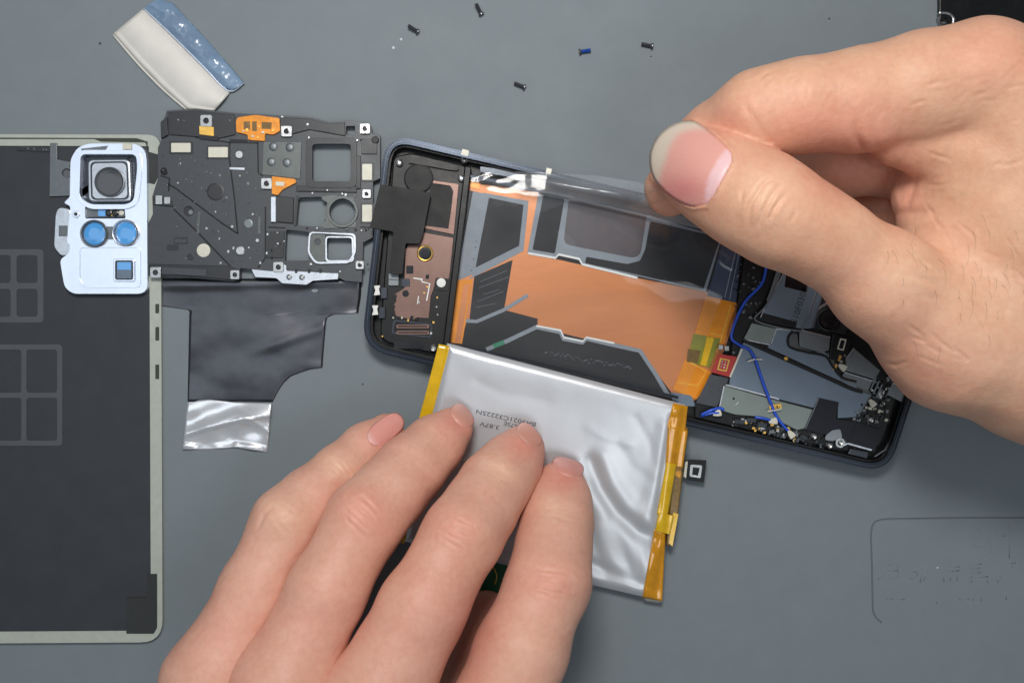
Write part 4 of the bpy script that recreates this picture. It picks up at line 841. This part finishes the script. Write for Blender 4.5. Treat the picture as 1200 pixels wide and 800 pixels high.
K0 = S / MM       # mm per px on the mat
HM = H / MM
def J(px, py, z, r):
    k = K0 * (HM - z) / HM
    return ((px - 600) * k, (400 - py) * k, z, r * k)
def cone(P, a, b):
    a = np.array(a, dtype=np.float32); b = np.array(b, dtype=np.float32); ba = b[:3] - a[:3]; pa = P - a[:3]
    t = np.clip((pa @ ba) / max(1e-6, float(ba @ ba)), 0, 1)
    d = pa - t[:, None] * ba
    return np.sqrt((d * d).sum(1)) - (a[3] + (b[3] - a[3]) * t)
def smin(a, b, k):
    if not hasattr(k, 'shape') and k <= 0: return np.minimum(a, b)
    h = np.maximum(k - np.abs(a - b), 0) / k
    return np.minimum(a, b) - h * h * k * 0.25
def make_sdf(groups):
    """groups: (k_inside, k_join, [list of joint chains]); joined in order"""
    def f(P):
        tot = None
        for k_in, k_join, chains in groups:
            if callable(k_join): k_join = k_join(P)
            d = None
            for ch in chains:
                for i in range(len(ch) - 1):
                    c = cone(P, ch[i], ch[i + 1]); d = c if d is None else smin(d, c, k_in)
            tot = d if tot is None else smin(tot, d, k_join)
        return tot
    return f
def grad(f, P, e=0.25):
    k = np.array([[1, -1, -1], [-1, -1, 1], [-1, 1, -1], [1, 1, 1]], dtype=np.float32)
    g = sum(k[i] * f(P + k[i] * e)[:, None] for i in range(4))
    return g / (np.linalg.norm(g, axis=1, keepdims=True) + 1e-9)
def surface(f, lo, hi, h):
    """surface nets on a grid of step h (mm), then one subdivision; vertices pulled onto the surface"""
    ax = [np.arange(lo[i], hi[i] + h, h, dtype=np.float32) for i in range(3)]; n = [len(a) for a in ax]
    D = np.empty(n, dtype=np.float32); BS = 10; half = 0.5 * BS * h
    nb = [(k + BS - 1) // BS for k in n]; bi = np.argwhere(np.ones(nb, bool)); ctr = (bi * BS + (BS - 1) / 2).astype(np.float32) * h + np.array(lo, dtype=np.float32)
    dc = f(ctr); lim = half * 1.7321 * 1.25 + 2.0
    for (a, b, c), d_ in zip(bi, dc):                       # only blocks the surface can pass through are sampled finely
        sl = tuple(slice(q * BS, min((q + 1) * BS, n[i])) for i, q in enumerate((a, b, c)))
        if abs(d_) > lim: D[sl] = d_; continue
        gx, gy, gz = np.meshgrid(ax[0][sl[0]], ax[1][sl[1]], ax[2][sl[2]], indexing='ij')
        D[sl] = f(np.stack([gx.ravel(), gy.ravel(), gz.ravel()], 1)).reshape(gx.shape)
    I = D < 0
    cnt = sum(I[a:n[0] - 1 + a, b:n[1] - 1 + b, c:n[2] - 1 + c].astype(np.int8) for a in (0, 1) for b in (0, 1) for c in (0, 1))
    act = (cnt > 0) & (cnt < 8); idx = -np.ones(act.shape, dtype=np.int64); w_ = np.argwhere(act); idx[act] = np.arange(len(w_))
    V = (w_ + 0.5).astype(np.float32) * h + np.array(lo, dtype=np.float32); Q = []
    for axis in range(3):
        s0 = [slice(None)] * 3; s1 = [slice(None)] * 3; s0[axis] = slice(0, -1); s1[axis] = slice(1, None)
        cr = np.argwhere(I[tuple(s0)] != I[tuple(s1)]); sgn = I[tuple(s0)][tuple(cr.T)]
        o1, o2 = [(1, 2), (2, 0), (0, 1)][axis]
        ok = (cr[:, o1] > 0) & (cr[:, o2] > 0) & (cr[:, o1] < n[o1] - 1) & (cr[:, o2] < n[o2] - 1); cr = cr[ok]; sgn = sgn[ok]
        q = []
        for a, b in ((-1, -1), (0, -1), (0, 0), (-1, 0)):
            c = cr.copy(); c[:, o1] += a; c[:, o2] += b; q.append(idx[tuple(c.T)])
        q = np.stack(q, 1); q[~sgn] = q[~sgn][:, ::-1]; Q.append(q)
    Q = np.concatenate(Q); Q = Q[(Q >= 0).all(1)]
    def lap(V, Q, it, fac=0.5):
        e = np.concatenate([Q[:, [0, 1]], Q[:, [1, 2]], Q[:, [2, 3]], Q[:, [3, 0]]]); e = np.concatenate([e, e[:, ::-1]])
        for _ in range(it):
            s = np.zeros_like(V); np.add.at(s, e[:, 0], V[e[:, 1]]); c = np.bincount(e[:, 0], minlength=len(V))[:, None]; V = V + fac * (s / np.maximum(c, 1) - V)
        return V.astype(np.float32)
    for _ in range(3): V = V - grad(f, V) * np.clip(f(V), -h, h)[:, None]; V = lap(V, Q, 1)
    V = V - grad(f, V) * np.clip(f(V), -0.6, 0.6)[:, None]
    e = np.sort(np.concatenate([Q[:, [0, 1]], Q[:, [1, 2]], Q[:, [2, 3]], Q[:, [3, 0]]]), axis=1)
    ue, inv = np.unique(e, axis=0, return_inverse=True); inv = inv.ravel(); m_ = len(Q); nv = len(V)
    E = [nv + inv[i * m_:(i + 1) * m_] for i in range(4)]; Fc = nv + len(ue) + np.arange(m_)
    V2 = np.concatenate([V, V[ue].mean(1), V[Q].mean(1)]).astype(np.float32)
    Q2 = np.concatenate([np.stack([Q[:, i], E[i], Fc, E[i - 1]], 1) for i in range(4)])
    V2 = lap(V2, Q2, 2); V2 = V2 - grad(f, V2) * np.clip(f(V2), -0.35, 0.35)[:, None]
    return lap(V2, Q2, 1), Q2
def to_px(V):
    k = K0 * (HM - V[:, 2]) / HM; return 600 + V[:, 0] / k, 400 - V[:, 1] / k
def taper(x, y, pl):
    """0 at both ends of a fold, 1 along its middle"""
    L = np.cumsum([0] + [math.hypot(b[0] - a[0], b[1] - a[1]) for a, b in zip(pl[:-1], pl[1:])]); best = np.full(x.shape, 1e9); tt = np.zeros(x.shape)
    for i, ((ax, ay), (bx, by)) in enumerate(zip(pl[:-1], pl[1:])):
        dx, dy = bx - ax, by - ay; t = np.clip(((x - ax) * dx + (y - ay) * dy) / (dx * dx + dy * dy + 1e-9), 0, 1); d = np.hypot(x - ax - t * dx, y - ay - t * dy); m_ = d < best
        best[m_] = d[m_]; tt[m_] = ((L[i] + t * (L[i + 1] - L[i])) / L[-1])[m_]
    return best, np.clip(np.sin(np.pi * tt), 0, 1) ** 0.7
def pdist(x, y, pl):
    d = np.full(x.shape, 1e9)
    for (ax, ay), (bx, by) in zip(pl[:-1], pl[1:]):
        dx, dy = bx - ax, by - ay; t = np.clip(((x - ax) * dx + (y - ay) * dy) / (dx * dx + dy * dy + 1e-9), 0, 1); d = np.minimum(d, np.hypot(x - ax - t * dx, y - ay - t * dy))
    return d
def inside(x, y, poly):
    r = np.zeros(x.shape, bool); n = len(poly)
    for i in range(n):
        (x0, y0), (x1, y1) = poly[i], poly[(i + 1) % n]
        c = ((y0 > y) != (y1 > y)) & (x < (x1 - x0) * (y - y0) / (y1 - y0 + 1e-12) + x0); r ^= c
    return r
def ray_z(f, px, py, z_hi=100.0):
    """height of the skin seen from above at photo pixels"""
    px = np.asarray(px, float); py = np.asarray(py, float); z = np.full(px.shape, z_hi)
    for _ in range(60):
        k = K0 * (HM - z) / HM; P = np.stack([(px - 600) * k, (400 - py) * k, z], 1).astype(np.float32); z = z - np.clip(f(P) * 0.9, -2, 8); z = np.maximum(z, -5)
    k = K0 * (HM - z) / HM; P = np.stack([(px - 600) * k, (400 - py) * k, z], 1).astype(np.float32)
    return z, np.abs(f(P)) < 0.4
def rgb(c): return np.array(lin(c))
def hand(name, groups, lo, hi, step, base, tints, creases, nails, label, puffs=()):
    fs = [make_sdf(g) for g in groups]; VV = []; QQ = []; GG = []; nn = 0
    for f_ in fs:
        v_, q_ = surface(f_, lo, hi, step); VV.append(v_); QQ.append(q_ + nn); GG.append(grad(f_, v_)); nn += len(v_)
    V = np.concatenate(VV); Q = np.concatenate(QQ); G = np.concatenate(GG); f = lambda P: np.min(np.stack([g(P) for g in fs]), axis=0); x, y = to_px(V); up = np.clip(G[:, 2] * 1.4 + 0.25, 0, 1)
    disp = np.zeros(len(V))
    for pl, am, wd in creases:          # folds in the skin: a groove with a soft swelling on both sides
        bx0 = min(p[0] for p in pl) - 9 * wd; bx1 = max(p[0] for p in pl) + 9 * wd; by0 = min(p[1] for p in pl) - 9 * wd; by1 = max(p[1] for p in pl) + 9 * wd; sel = np.nonzero((x > bx0) & (x < bx1) & (y > by0) & (y < by1))[0]
        d, tp = taper(x[sel], y[sel], pl); disp[sel] += up[sel] * tp * (-am * np.exp(-(d / wd) ** 2) + 0.35 * am * np.exp(-((d - 2.4 * wd) / (1.3 * wd)) ** 2))
    for cx, cy, r, am in puffs: disp += up * am * np.exp(-(((x - cx) ** 2 + (y - cy) ** 2) / r ** 2))
    for nl in nails:                    # skin rolls up round the nail and sinks below it
        pl = nl['poly']; d = pdist(x, y, pl + pl[:1]); ins = inside(x, y, pl); disp += up * nl.get('lip', 1.0) * np.where(ins, -0.5 * np.clip(d / 3, 0, 1), 0.5 * np.exp(-(d / 4) ** 2))
    hsh = np.sin(V @ np.array([0.31, 0.23, 0.17])) * np.sin(V @ np.array([-0.19, 0.37, 0.11])); disp += 0.12 * hsh
    V = V + G * disp[:, None]
    colr = np.tile(rgb(base), (len(V), 1))
    for (cx, cy, rx, ry, ang, c, am) in tints:
        dx, dy = x - cx, y - cy; ca, sa = math.cos(math.radians(ang)), math.sin(math.radians(ang)); u = (dx * ca + dy * sa) / rx; v = (-dx * sa + dy * ca) / ry
        wgt = (am * np.exp(-(u * u + v * v)))[:, None]; colr = colr * (1 - wgt) + rgb(c) * wgt
    o = mesh_np(name, V, Q, colr, 'skin', None)
    o['label'] = label; o['category'] = 'hand'
    for nl in nails:
        pl = nl['poly']; cx = sum(p[0] for p in pl) / len(pl); cy = sum(p[1] for p in pl) / len(pl); pts = [tuple(q) for q in spline(pl + pl[:1], 4)[:-1]]; n = len(pts)
        X = [cx]; Y = [cy]; RN = 10; TT = [0.0]
        for k in range(1, RN + 1):
            for p in pts: t = (k / RN) ** 0.8; X.append(cx + (p[0] - cx) * t); Y.append(cy + (p[1] - cy) * t); TT.append(t)
        X = np.array(X); Y = np.array(Y); TT = np.array(TT)
        bx, by, br = nl.get('bed', (cx, cy, 1e9)); z, ok = ray_z(f, X, Y); use = ok & (np.hypot(X - bx, Y - by) < br) & (TT < nl.get('fit', 0.85))
        A = lambda x_, y_: np.stack([np.ones_like(x_), x_, y_, x_ * x_, x_ * y_, y_ * y_], 1)
        sx, sy = (X - cx) / 40, (Y - cy) / 40; co, *_ = np.linalg.lstsq(A(sx[use], sy[use]), z[use], rcond=None); Z = A(sx, sy) @ co + nl.get('off', 0.35); Z = Z - 0.25 * (TT > 0.99)
        k = K0 * (HM - Z) / HM; NV = np.stack([(X - 600) * k, (400 - Y) * k, Z], 1)
        F = [(0, 1 + i, 1 + (i + 1) % n) for i in range(n)]
        for r_ in range(RN - 1):
            for i in range(n): a = 1 + r_ * n + i; b = 1 + r_ * n + (i + 1) % n; F.append((a, a + n, b + n, b))
        no = mesh_np('nail', NV, F, nl['color'](X, Y, TT), 'nail', o)
        s = no.modifiers.new('thickness', 'SOLIDIFY'); s.thickness = 0.16 * MM; s.offset = -1; s.use_even_offset = False
    return o, f
def mesh_np(name, V, F, colr, m, parent):
    V = np.asarray(V, dtype=float) * MM
    if parent is None: off = np.array([(V[:, 0].min() + V[:, 0].max()) / 2, (V[:, 1].min() + V[:, 1].max()) / 2, V[:, 2].min()])
    else: off = np.array(root_of(parent).location)
    me = bpy.data.meshes.new(name)
    me.from_pydata((V - off).tolist(), [], F.tolist() if hasattr(F, 'tolist') else F); me.update()
    a = me.attributes.new('tone', 'FLOAT_COLOR', 'POINT'); a.data.foreach_set('color', np.concatenate([colr, np.ones((len(V), 1))], 1).astype(np.float32).ravel())
    me.materials.append(MATS[m]); me.polygons.foreach_set('use_smooth', [True] * len(me.polygons))
    o = bpy.data.objects.new(name, me); link(o, parent)
    if parent is None: o.location = Vector(off)
    return o

SKIN = (219, 173, 144)
PINK = (226, 152, 132); ROSE = (222, 138, 124); PALE = (238, 200, 170); TAN = (214, 160, 128)
def ellipse_poly(cx, cy, a, b, ang, n=16, p=2.6):
    out = []
    for i in range(n):
        t = 2 * math.pi * i / n; c, s = math.cos(t), math.sin(t); u = a * math.copysign(abs(c) ** (2 / p), c); v = b * math.copysign(abs(s) ** (2 / p), s)
        A_ = math.radians(ang); out.append((cx + u * math.cos(A_) - v * math.sin(A_), cy + u * math.sin(A_) + v * math.cos(A_)))
    return out

# ---------------- hand pinching the film (enters from the right)
def thumb_nail_color(X, Y, TT):
    ax = np.array([-0.936, -0.352]); u = (X - 848) * ax[0] + (Y - 212) * ax[1]; v = -(X - 848) * ax[1] + (Y - 212) * ax[0]
    c = np.tile(rgb((228, 162, 150)), (len(X), 1)); dk = np.exp(-(((X - 800) / 26) ** 2 + ((Y - 222) / 16) ** 2))[:, None]; c = c * (1 - 0.6 * dk) + rgb((218, 122, 124)) * 0.6 * dk
    lun = np.clip((19 - (u + (v / 13.0) ** 2)) / 3, 0, 1)[:, None]; c = c * (1 - 0.7 * lun) + rgb((240, 200, 206)) * 0.7 * lun
    d = np.hypot((X - 832) * 1.0, (Y - 206) * 1.02); fe = 0.85 * np.clip((d - 54 - 3 * np.sin(np.arctan2(Y - 206, X - 832) * 5)) / 9, 0, 1)[:, None] * (u > 22)[:, None]
    c = c * (1 - fe) + rgb((212, 202, 184)) * fe
    return c
def small_nail(base, edge, cx, cy, ang, a):
    def f(X, Y, TT):
        ca, sa = math.cos(math.radians(ang)), math.sin(math.radians(ang)); u = ((X - cx) * ca + (Y - cy) * sa) / a
        c = np.tile(rgb(base), (len(X), 1)); w_ = np.clip((u - 0.72) / 0.2, 0, 1)[:, None]; c = c * (1 - w_) + rgb(edge) * w_
        l_ = np.clip((-u - 0.62) / 0.25, 0, 1)[:, None]; return c * (1 - 0.5 * l_) + rgb((240, 196, 188)) * 0.5 * l_
    return f

def soft(P, x0, x1, k0, k1):
    t = np.clip((P[:, 0] - x0) / (x1 - x0), 0, 1); return (k0 + (k1 - k0) * t * t * (3 - 2 * t)).astype(np.float32)
def right_hand():
    thumb = [J(824, 205, 56, 45), J(852, 217, 60, 52), J(890, 238, 66, 56), J(925, 259, 67, 52), J(968, 280, 65, 48), J(1034, 331, 60, 58), J(1122, 394, 52, 84), J(1230, 412, 48, 108), J(1420, 410, 48, 124), J(1620, 400, 50, 130)]
    thumb_w = [J(815, 196, 55, 40), J(838, 200, 59, 44)]
    index = [J(786, 222, 37, 31), J(812, 192, 43, 37), J(842, 164, 50, 41), J(888, 133, 60, 46), J(940, 124, 61, 51), J(1005, 118, 61, 56), J(1080, 104, 62, 62), J(1152, 97, 62, 69), J(1290, 170, 58, 105), J(1450, 300, 52, 120)]
    middle = [J(1150, 150, 36, 62), J(1060, 185, 32, 46), J(982, 196, 30, 34), J(940, 206, 26, 32)]
    ring = [J(1160, 215, 22, 55), J(1070, 240, 18, 42), J(1010, 250, 16, 34)]
    body = [J(1165, 190, 52, 92), J(1225, 260, 50, 130), J(1320, 320, 50, 150), J(1470, 370, 50, 135)]
    lobe = [J(1055, 150, 57, 45), J(1120, 160, 56, 64)]
    fold = [J(1086, 232, 45, 40), J(1125, 300, 46, 62), J(1180, 350, 48, 90)]
    groups = [(5.0, 0, [index]), (3.0, 1.2, [middle]), (3.0, 1.2, [ring]), (6.0, 1.3, [lobe]), (10.0, lambda P: soft(P, 100, 122, 1.0, 12.0), [body]), (7.0, lambda P: soft(P, 92, 110, 1.0, 7.0), [fold]), (6.0, lambda P: soft(P, 92, 116, 0.5, 9.0), [thumb, thumb_w])]
    hi_z = 104
    lo = (J(740, 0, 40, 1)[0] - 4, -62, -2); hi = (168, 104, 98)
    tints = [(800, 190, 45, 45, 0, ROSE, 0.55), (960, 145, 70, 34, 0, PINK, 0.62), (1030, 155, 40, 45, 0, PINK, 0.45), (850, 140, 30, 22, -40, PINK, 0.45), (905, 232, 34, 26, 30, PALE, 0.6), (1100, 250, 90, 70, 0, PALE, 0.5), (990, 205, 60, 40, 0, ROSE, 0.35), (1060, 225, 22, 40, 10, PINK, 0.5), (1160, 60, 60, 40, 0, PINK, 0.35), (1000, 330, 60, 50, 30, PINK, 0.22), (1090, 430, 80, 50, 20, PINK, 0.28), (1060, 330, 60, 40, 0, PALE, 0.4), (1160, 420, 70, 60, 0, PALE, 0.3), (940, 300, 50, 40, 40, TAN, 0.35)]
    cr = [([(876, 262), (880, 240), (893, 218), (905, 208)], 0.55, 2.6), ([(888, 268), (896, 245), (908, 224), (918, 214)], 0.45, 2.4), ([(898, 262), (910, 240), (922, 226)], 0.38, 2.4), ([(884, 246), (894, 228)], 0.3, 1.6), ([(904, 250), (914, 232)], 0.3, 1.6),
          ([(868, 236), (872, 222)], 0.25, 1.8), ([(925, 262), (934, 244)], 0.2, 2.0),
          ([(870, 120), (884, 140), (898, 165)], 0.25, 4.0), ([(888, 95), (898, 86), (908, 84)], 0.3, 2.0), ([(895, 100), (906, 90)], 0.2, 1.8),
          ([(1001, 140), (1004, 160), (1010, 178), (1022, 190), (1040, 196)], 0.5, 4.2), ([(1030, 122), (1026, 150), (1024, 175)], 0.15, 4.0), ([(1062, 140), (1052, 165), (1046, 196), (1048, 225)], 0.3, 5.0), ([(1044, 200), (1042, 225), (1048, 248)], 0.6, 3.0), ([(1078, 190), (1070, 220), (1062, 250)], 0.35, 3.5),
          ([(1038, 252), (1070, 250), (1100, 246)], 0.5, 4.5), ([(1085, 260), (1110, 240), (1130, 225)], 0.35, 4.0), ([(1080, 225), (1100, 205)], 0.22, 3),
          ([(1024, 424), (1050, 428), (1064, 424)], 0.3, 2.0), ([(1045, 300), (1080, 306), (1110, 322)], 0.2, 3), ([(1040, 316), (1090, 330), (1120, 350)], 0.2, 3), ([(1070, 345), (1110, 352), (1140, 372)], 0.16, 3)]
    rr = random.Random(4)
    for _ in range(46):   # fine fan of skin lines over the back of the hand
        x0 = rr.uniform(1060, 1190); y0 = rr.uniform(60, 440); a = math.radians(rr.gauss(35 if y0 > 230 else -20, 16)); l = rr.uniform(14, 46); cr.append(([(x0, y0), (x0 + l * math.cos(a) / 2, y0 + l * math.sin(a) / 2 + rr.uniform(-2, 2)), (x0 + l * math.cos(a), y0 + l * math.sin(a))], rr.uniform(0.08, 0.2), 1.9))
    for _ in range(26):
        x0 = rr.uniform(900, 1040); y0 = rr.uniform(80, 140); a = math.radians(rr.gauss(-65, 14)); l = rr.uniform(8, 24); cr.append(([(x0, y0), (x0 + l * math.cos(a), y0 + l * math.sin(a))], rr.uniform(0.04, 0.1), 1.6))
    nail = [(826, 150), (812, 142), (796, 143), (781, 150), (769, 162), (762, 177), (761, 192), (765, 208), (777, 223), (794, 236), (812, 243), (828, 241), (838, 229), (847, 211), (858, 192), (858, 180), (844, 164)]
    o, f = hand('hand', [groups], lo, hi, 0.95, SKIN, tints, cr, [dict(poly=nail, color=thumb_nail_color, bed=(830, 204), br=None, off=0.5, fit=0.9, lip=1.0) | {'bed': (832, 205, 52)}], 'bare hand from the right pinching the clear film between thumb and forefinger', puffs=[(897, 238, 30, 0.8), (1158, 62, 40, 0.8), (1030, 165, 20, 0.6)])
    # hairs near the wrist
    V = []; F = []; hr = random.Random(11)
    for _ in range(40):
        px = hr.gauss(1130, 40) if hr.random() < 0.75 else hr.uniform(1040, 1195); py = hr.gauss(325, 38)
        if px > 1200 or px < 1030: continue
        z, ok = ray_z(f, np.array([px]), np.array([py]))
        if not ok[0]: continue
        a = math.radians(hr.gauss(62, 15)); l = hr.uniform(10, 30); pts = []
        for k in range(6):
            t = k / 5; x_ = px + l * t * math.cos(a + 0.5 * t); y_ = py + l * t * math.sin(a + 0.5 * t); pts.append((x_, y_))
        zs, _ok = ray_z(f, np.array([p[0] for p in pts]), np.array([p[1] for p in pts]))
        path = [W(p[0], p[1], float(zz_) + 0.1 + 0.9 * math.sin(math.pi * k / 6)) for k, (p, zz_) in enumerate(zip(pts, zs))]
        v, fc = tube_mesh(path, [0.026 * MM * (1 - 0.75 * k / 5) for k in range(6)], 4); b = len(V); V += v; F += [tuple(i + b for i in q) for q in fc]
    h = mk('arm_hair', V, F, 'hair', o); h['kind'] = 'stuff'
right_hand()

# ---------------- hand pressing on the battery (enters from below)
def left_hand():
    pinky = [J(452, 505, 17, 21), J(430, 525, 20, 28), J(398, 556, 26, 33), J(366, 585, 32, 37), J(336, 613, 37, 40), J(301, 690, 42, 42), J(250, 800, 48, 56)]
    ring = [J(529, 503, 18, 25), J(508, 522, 22, 33), J(482, 549, 28, 39), J(457, 577, 34, 41), J(428, 608, 40, 45), J(383, 692, 48, 45), J(328, 810, 52, 57)]
    middle = [J(611, 527, 18, 28), J(598, 545, 22, 35), J(580, 568, 28, 40), J(563, 596, 35, 42), J(542, 627, 42, 46), J(495, 712, 50, 50), J(430, 840, 54, 64)]
    index = [J(656, 569, 17, 28), J(655, 586, 20, 36), J(652, 612, 26, 41), J(648, 645, 33, 43), J(643, 682, 40, 48), J(611, 762, 48, 53), J(562, 890, 54, 64)]
    thumb = [J(570, 722, 10, 30), J(566, 760, 14, 40), J(545, 850, 24, 50), J(500, 980, 38, 74), J(460, 1150, 46, 110)]
    palm = [[J(250, 800, 47, 56), J(330, 1050, 50, 80), J(400, 1250, 50, 95)], [J(330, 810, 52, 60), J(380, 1050, 52, 80), J(410, 1250, 50, 95)], [J(430, 840, 54, 64), J(430, 1050, 52, 80), J(415, 1250, 50, 95)], [J(562, 890, 54, 64), J(480, 1050, 52, 80), J(420, 1250, 50, 95), J(420, 1500, 52, 100)]]
    groups = [[(3.5, 0, [c]), (6, 6.0, [p])] for c, p in ((pinky, palm[0]), (ring, palm[1]), (middle, palm[2]), (index, palm[3]), (thumb, palm[3][1:]))]
    lo = (-118, -215, -1); hi = (34, -12, 84)
    tints = [(452, 503, 26, 20, -40, ROSE, 0.5), (538, 492, 24, 22, 0, ROSE, 0.6), (617, 517, 26, 22, 0, ROSE, 0.6), (664, 556, 26, 20, 0, ROSE, 0.65),
             (425, 600, 40, 26, 40, PINK, 0.5), (535, 622, 40, 28, 30, PINK, 0.38), (645, 685, 36, 30, 10, PINK, 0.35), (330, 605, 30, 26, 30, PALE, 0.35), (395, 546, 26, 14, 30, PALE, 0.45), (590, 552, 26, 14, 30, PALE, 0.5), (648, 595, 24, 16, 0, PALE, 0.3),
             (560, 750, 46, 70, 0, (196, 120, 104), 0.6), (470, 720, 50, 80, 30, PINK, 0.18), (370, 720, 40, 70, 30, PINK, 0.2), (270, 740, 50, 60, 30, PINK, 0.22), (600, 770, 40, 60, 20, PALE, 0.25), (450, 660, 30, 40, 30, TAN, 0.3), (560, 660, 25, 40, 20, TAN, 0.3)]
    cr = []
    def knuckle(cx, cy, ang, wd, n=5, gap=7, am=0.27):
        ca, sa = math.cos(math.radians(ang)), math.sin(math.radians(ang)); r = random.Random(int(cx))
        for i in range(n):
            o = (i - (n - 1) / 2) * gap; w_ = wd * (1 - 0.1 * abs(i - (n - 1) / 2)) * r.uniform(0.75, 1.05); s = r.uniform(-4, 4); bow = -o * 0.14; jt = [r.uniform(-1.6, 1.6) for _ in range(5)]; tl = r.uniform(-0.12, 0.12)
            pts = [(cx + (o + j + tl * k * w_) * sa + (k * w_ + s) * ca + bow * (k * k - 0.5) * sa, cy - (o + j + tl * k * w_) * ca + (k * w_ + s) * sa - bow * (k * k - 0.5) * ca) for k, j in zip((-1, -0.5, 0, 0.5, 1), jt)]
            cr.append((pts, am * r.uniform(0.55, 1.0), r.uniform(1.5, 2.3)))
    knuckle(424, 604, 42, 26); knuckle(536, 624, 33, 27); knuckle(644, 684, 12, 28); knuckle(334, 606, 44, 20, 4, 6, 0.16)
    knuckle(396, 548, 46, 16, 3, 5, 0.17); knuckle(492, 540, 44, 18, 3, 5, 0.13); knuckle(588, 556, 36, 20, 3, 5, 0.15); knuckle(651, 600, 6, 22, 3, 5, 0.14)
    cr += [([(300, 622), (310, 604), (322, 594)], 0.3, 2.5)]
    rr = random.Random(9)
    for _ in range(90):
        x0 = rr.uniform(230, 680); y0 = rr.uniform(530, 790); a = math.radians(rr.gauss(125, 22)); l = rr.uniform(8, 26); cr.append(([(x0, y0), (x0 + l * math.cos(a), y0 + l * math.sin(a))], rr.uniform(0.03, 0.08), 1.6))
    nails = []
    for cx, cy, a, b, ang, base in ((452, 503, 24, 13, -38, (230, 156, 146)), (541, 488, 11, 16, -38, (216, 152, 134)), (620, 510, 10, 17, -46, (214, 148, 130)), (665, 548, 11, 19, -74, (218, 144, 130))):
        nails.append(dict(poly=ellipse_poly(cx, cy, a, b, ang), color=small_nail(base, (224, 156, 146), cx, cy, ang, a), off=0.03, fit=0.8, lip=0.12))
    puffs = [(424, 604, 24, 0.9), (536, 624, 25, 0.9), (644, 684, 25, 0.9), (330, 604, 20, 1.1), (396, 550, 14, 0.4)]
    hand('hand', groups, lo, hi, 0.95, (218, 170, 149), tints, cr, nails, 'bare hand from below pressing four fingertips on the silver battery', puffs)
left_hand()
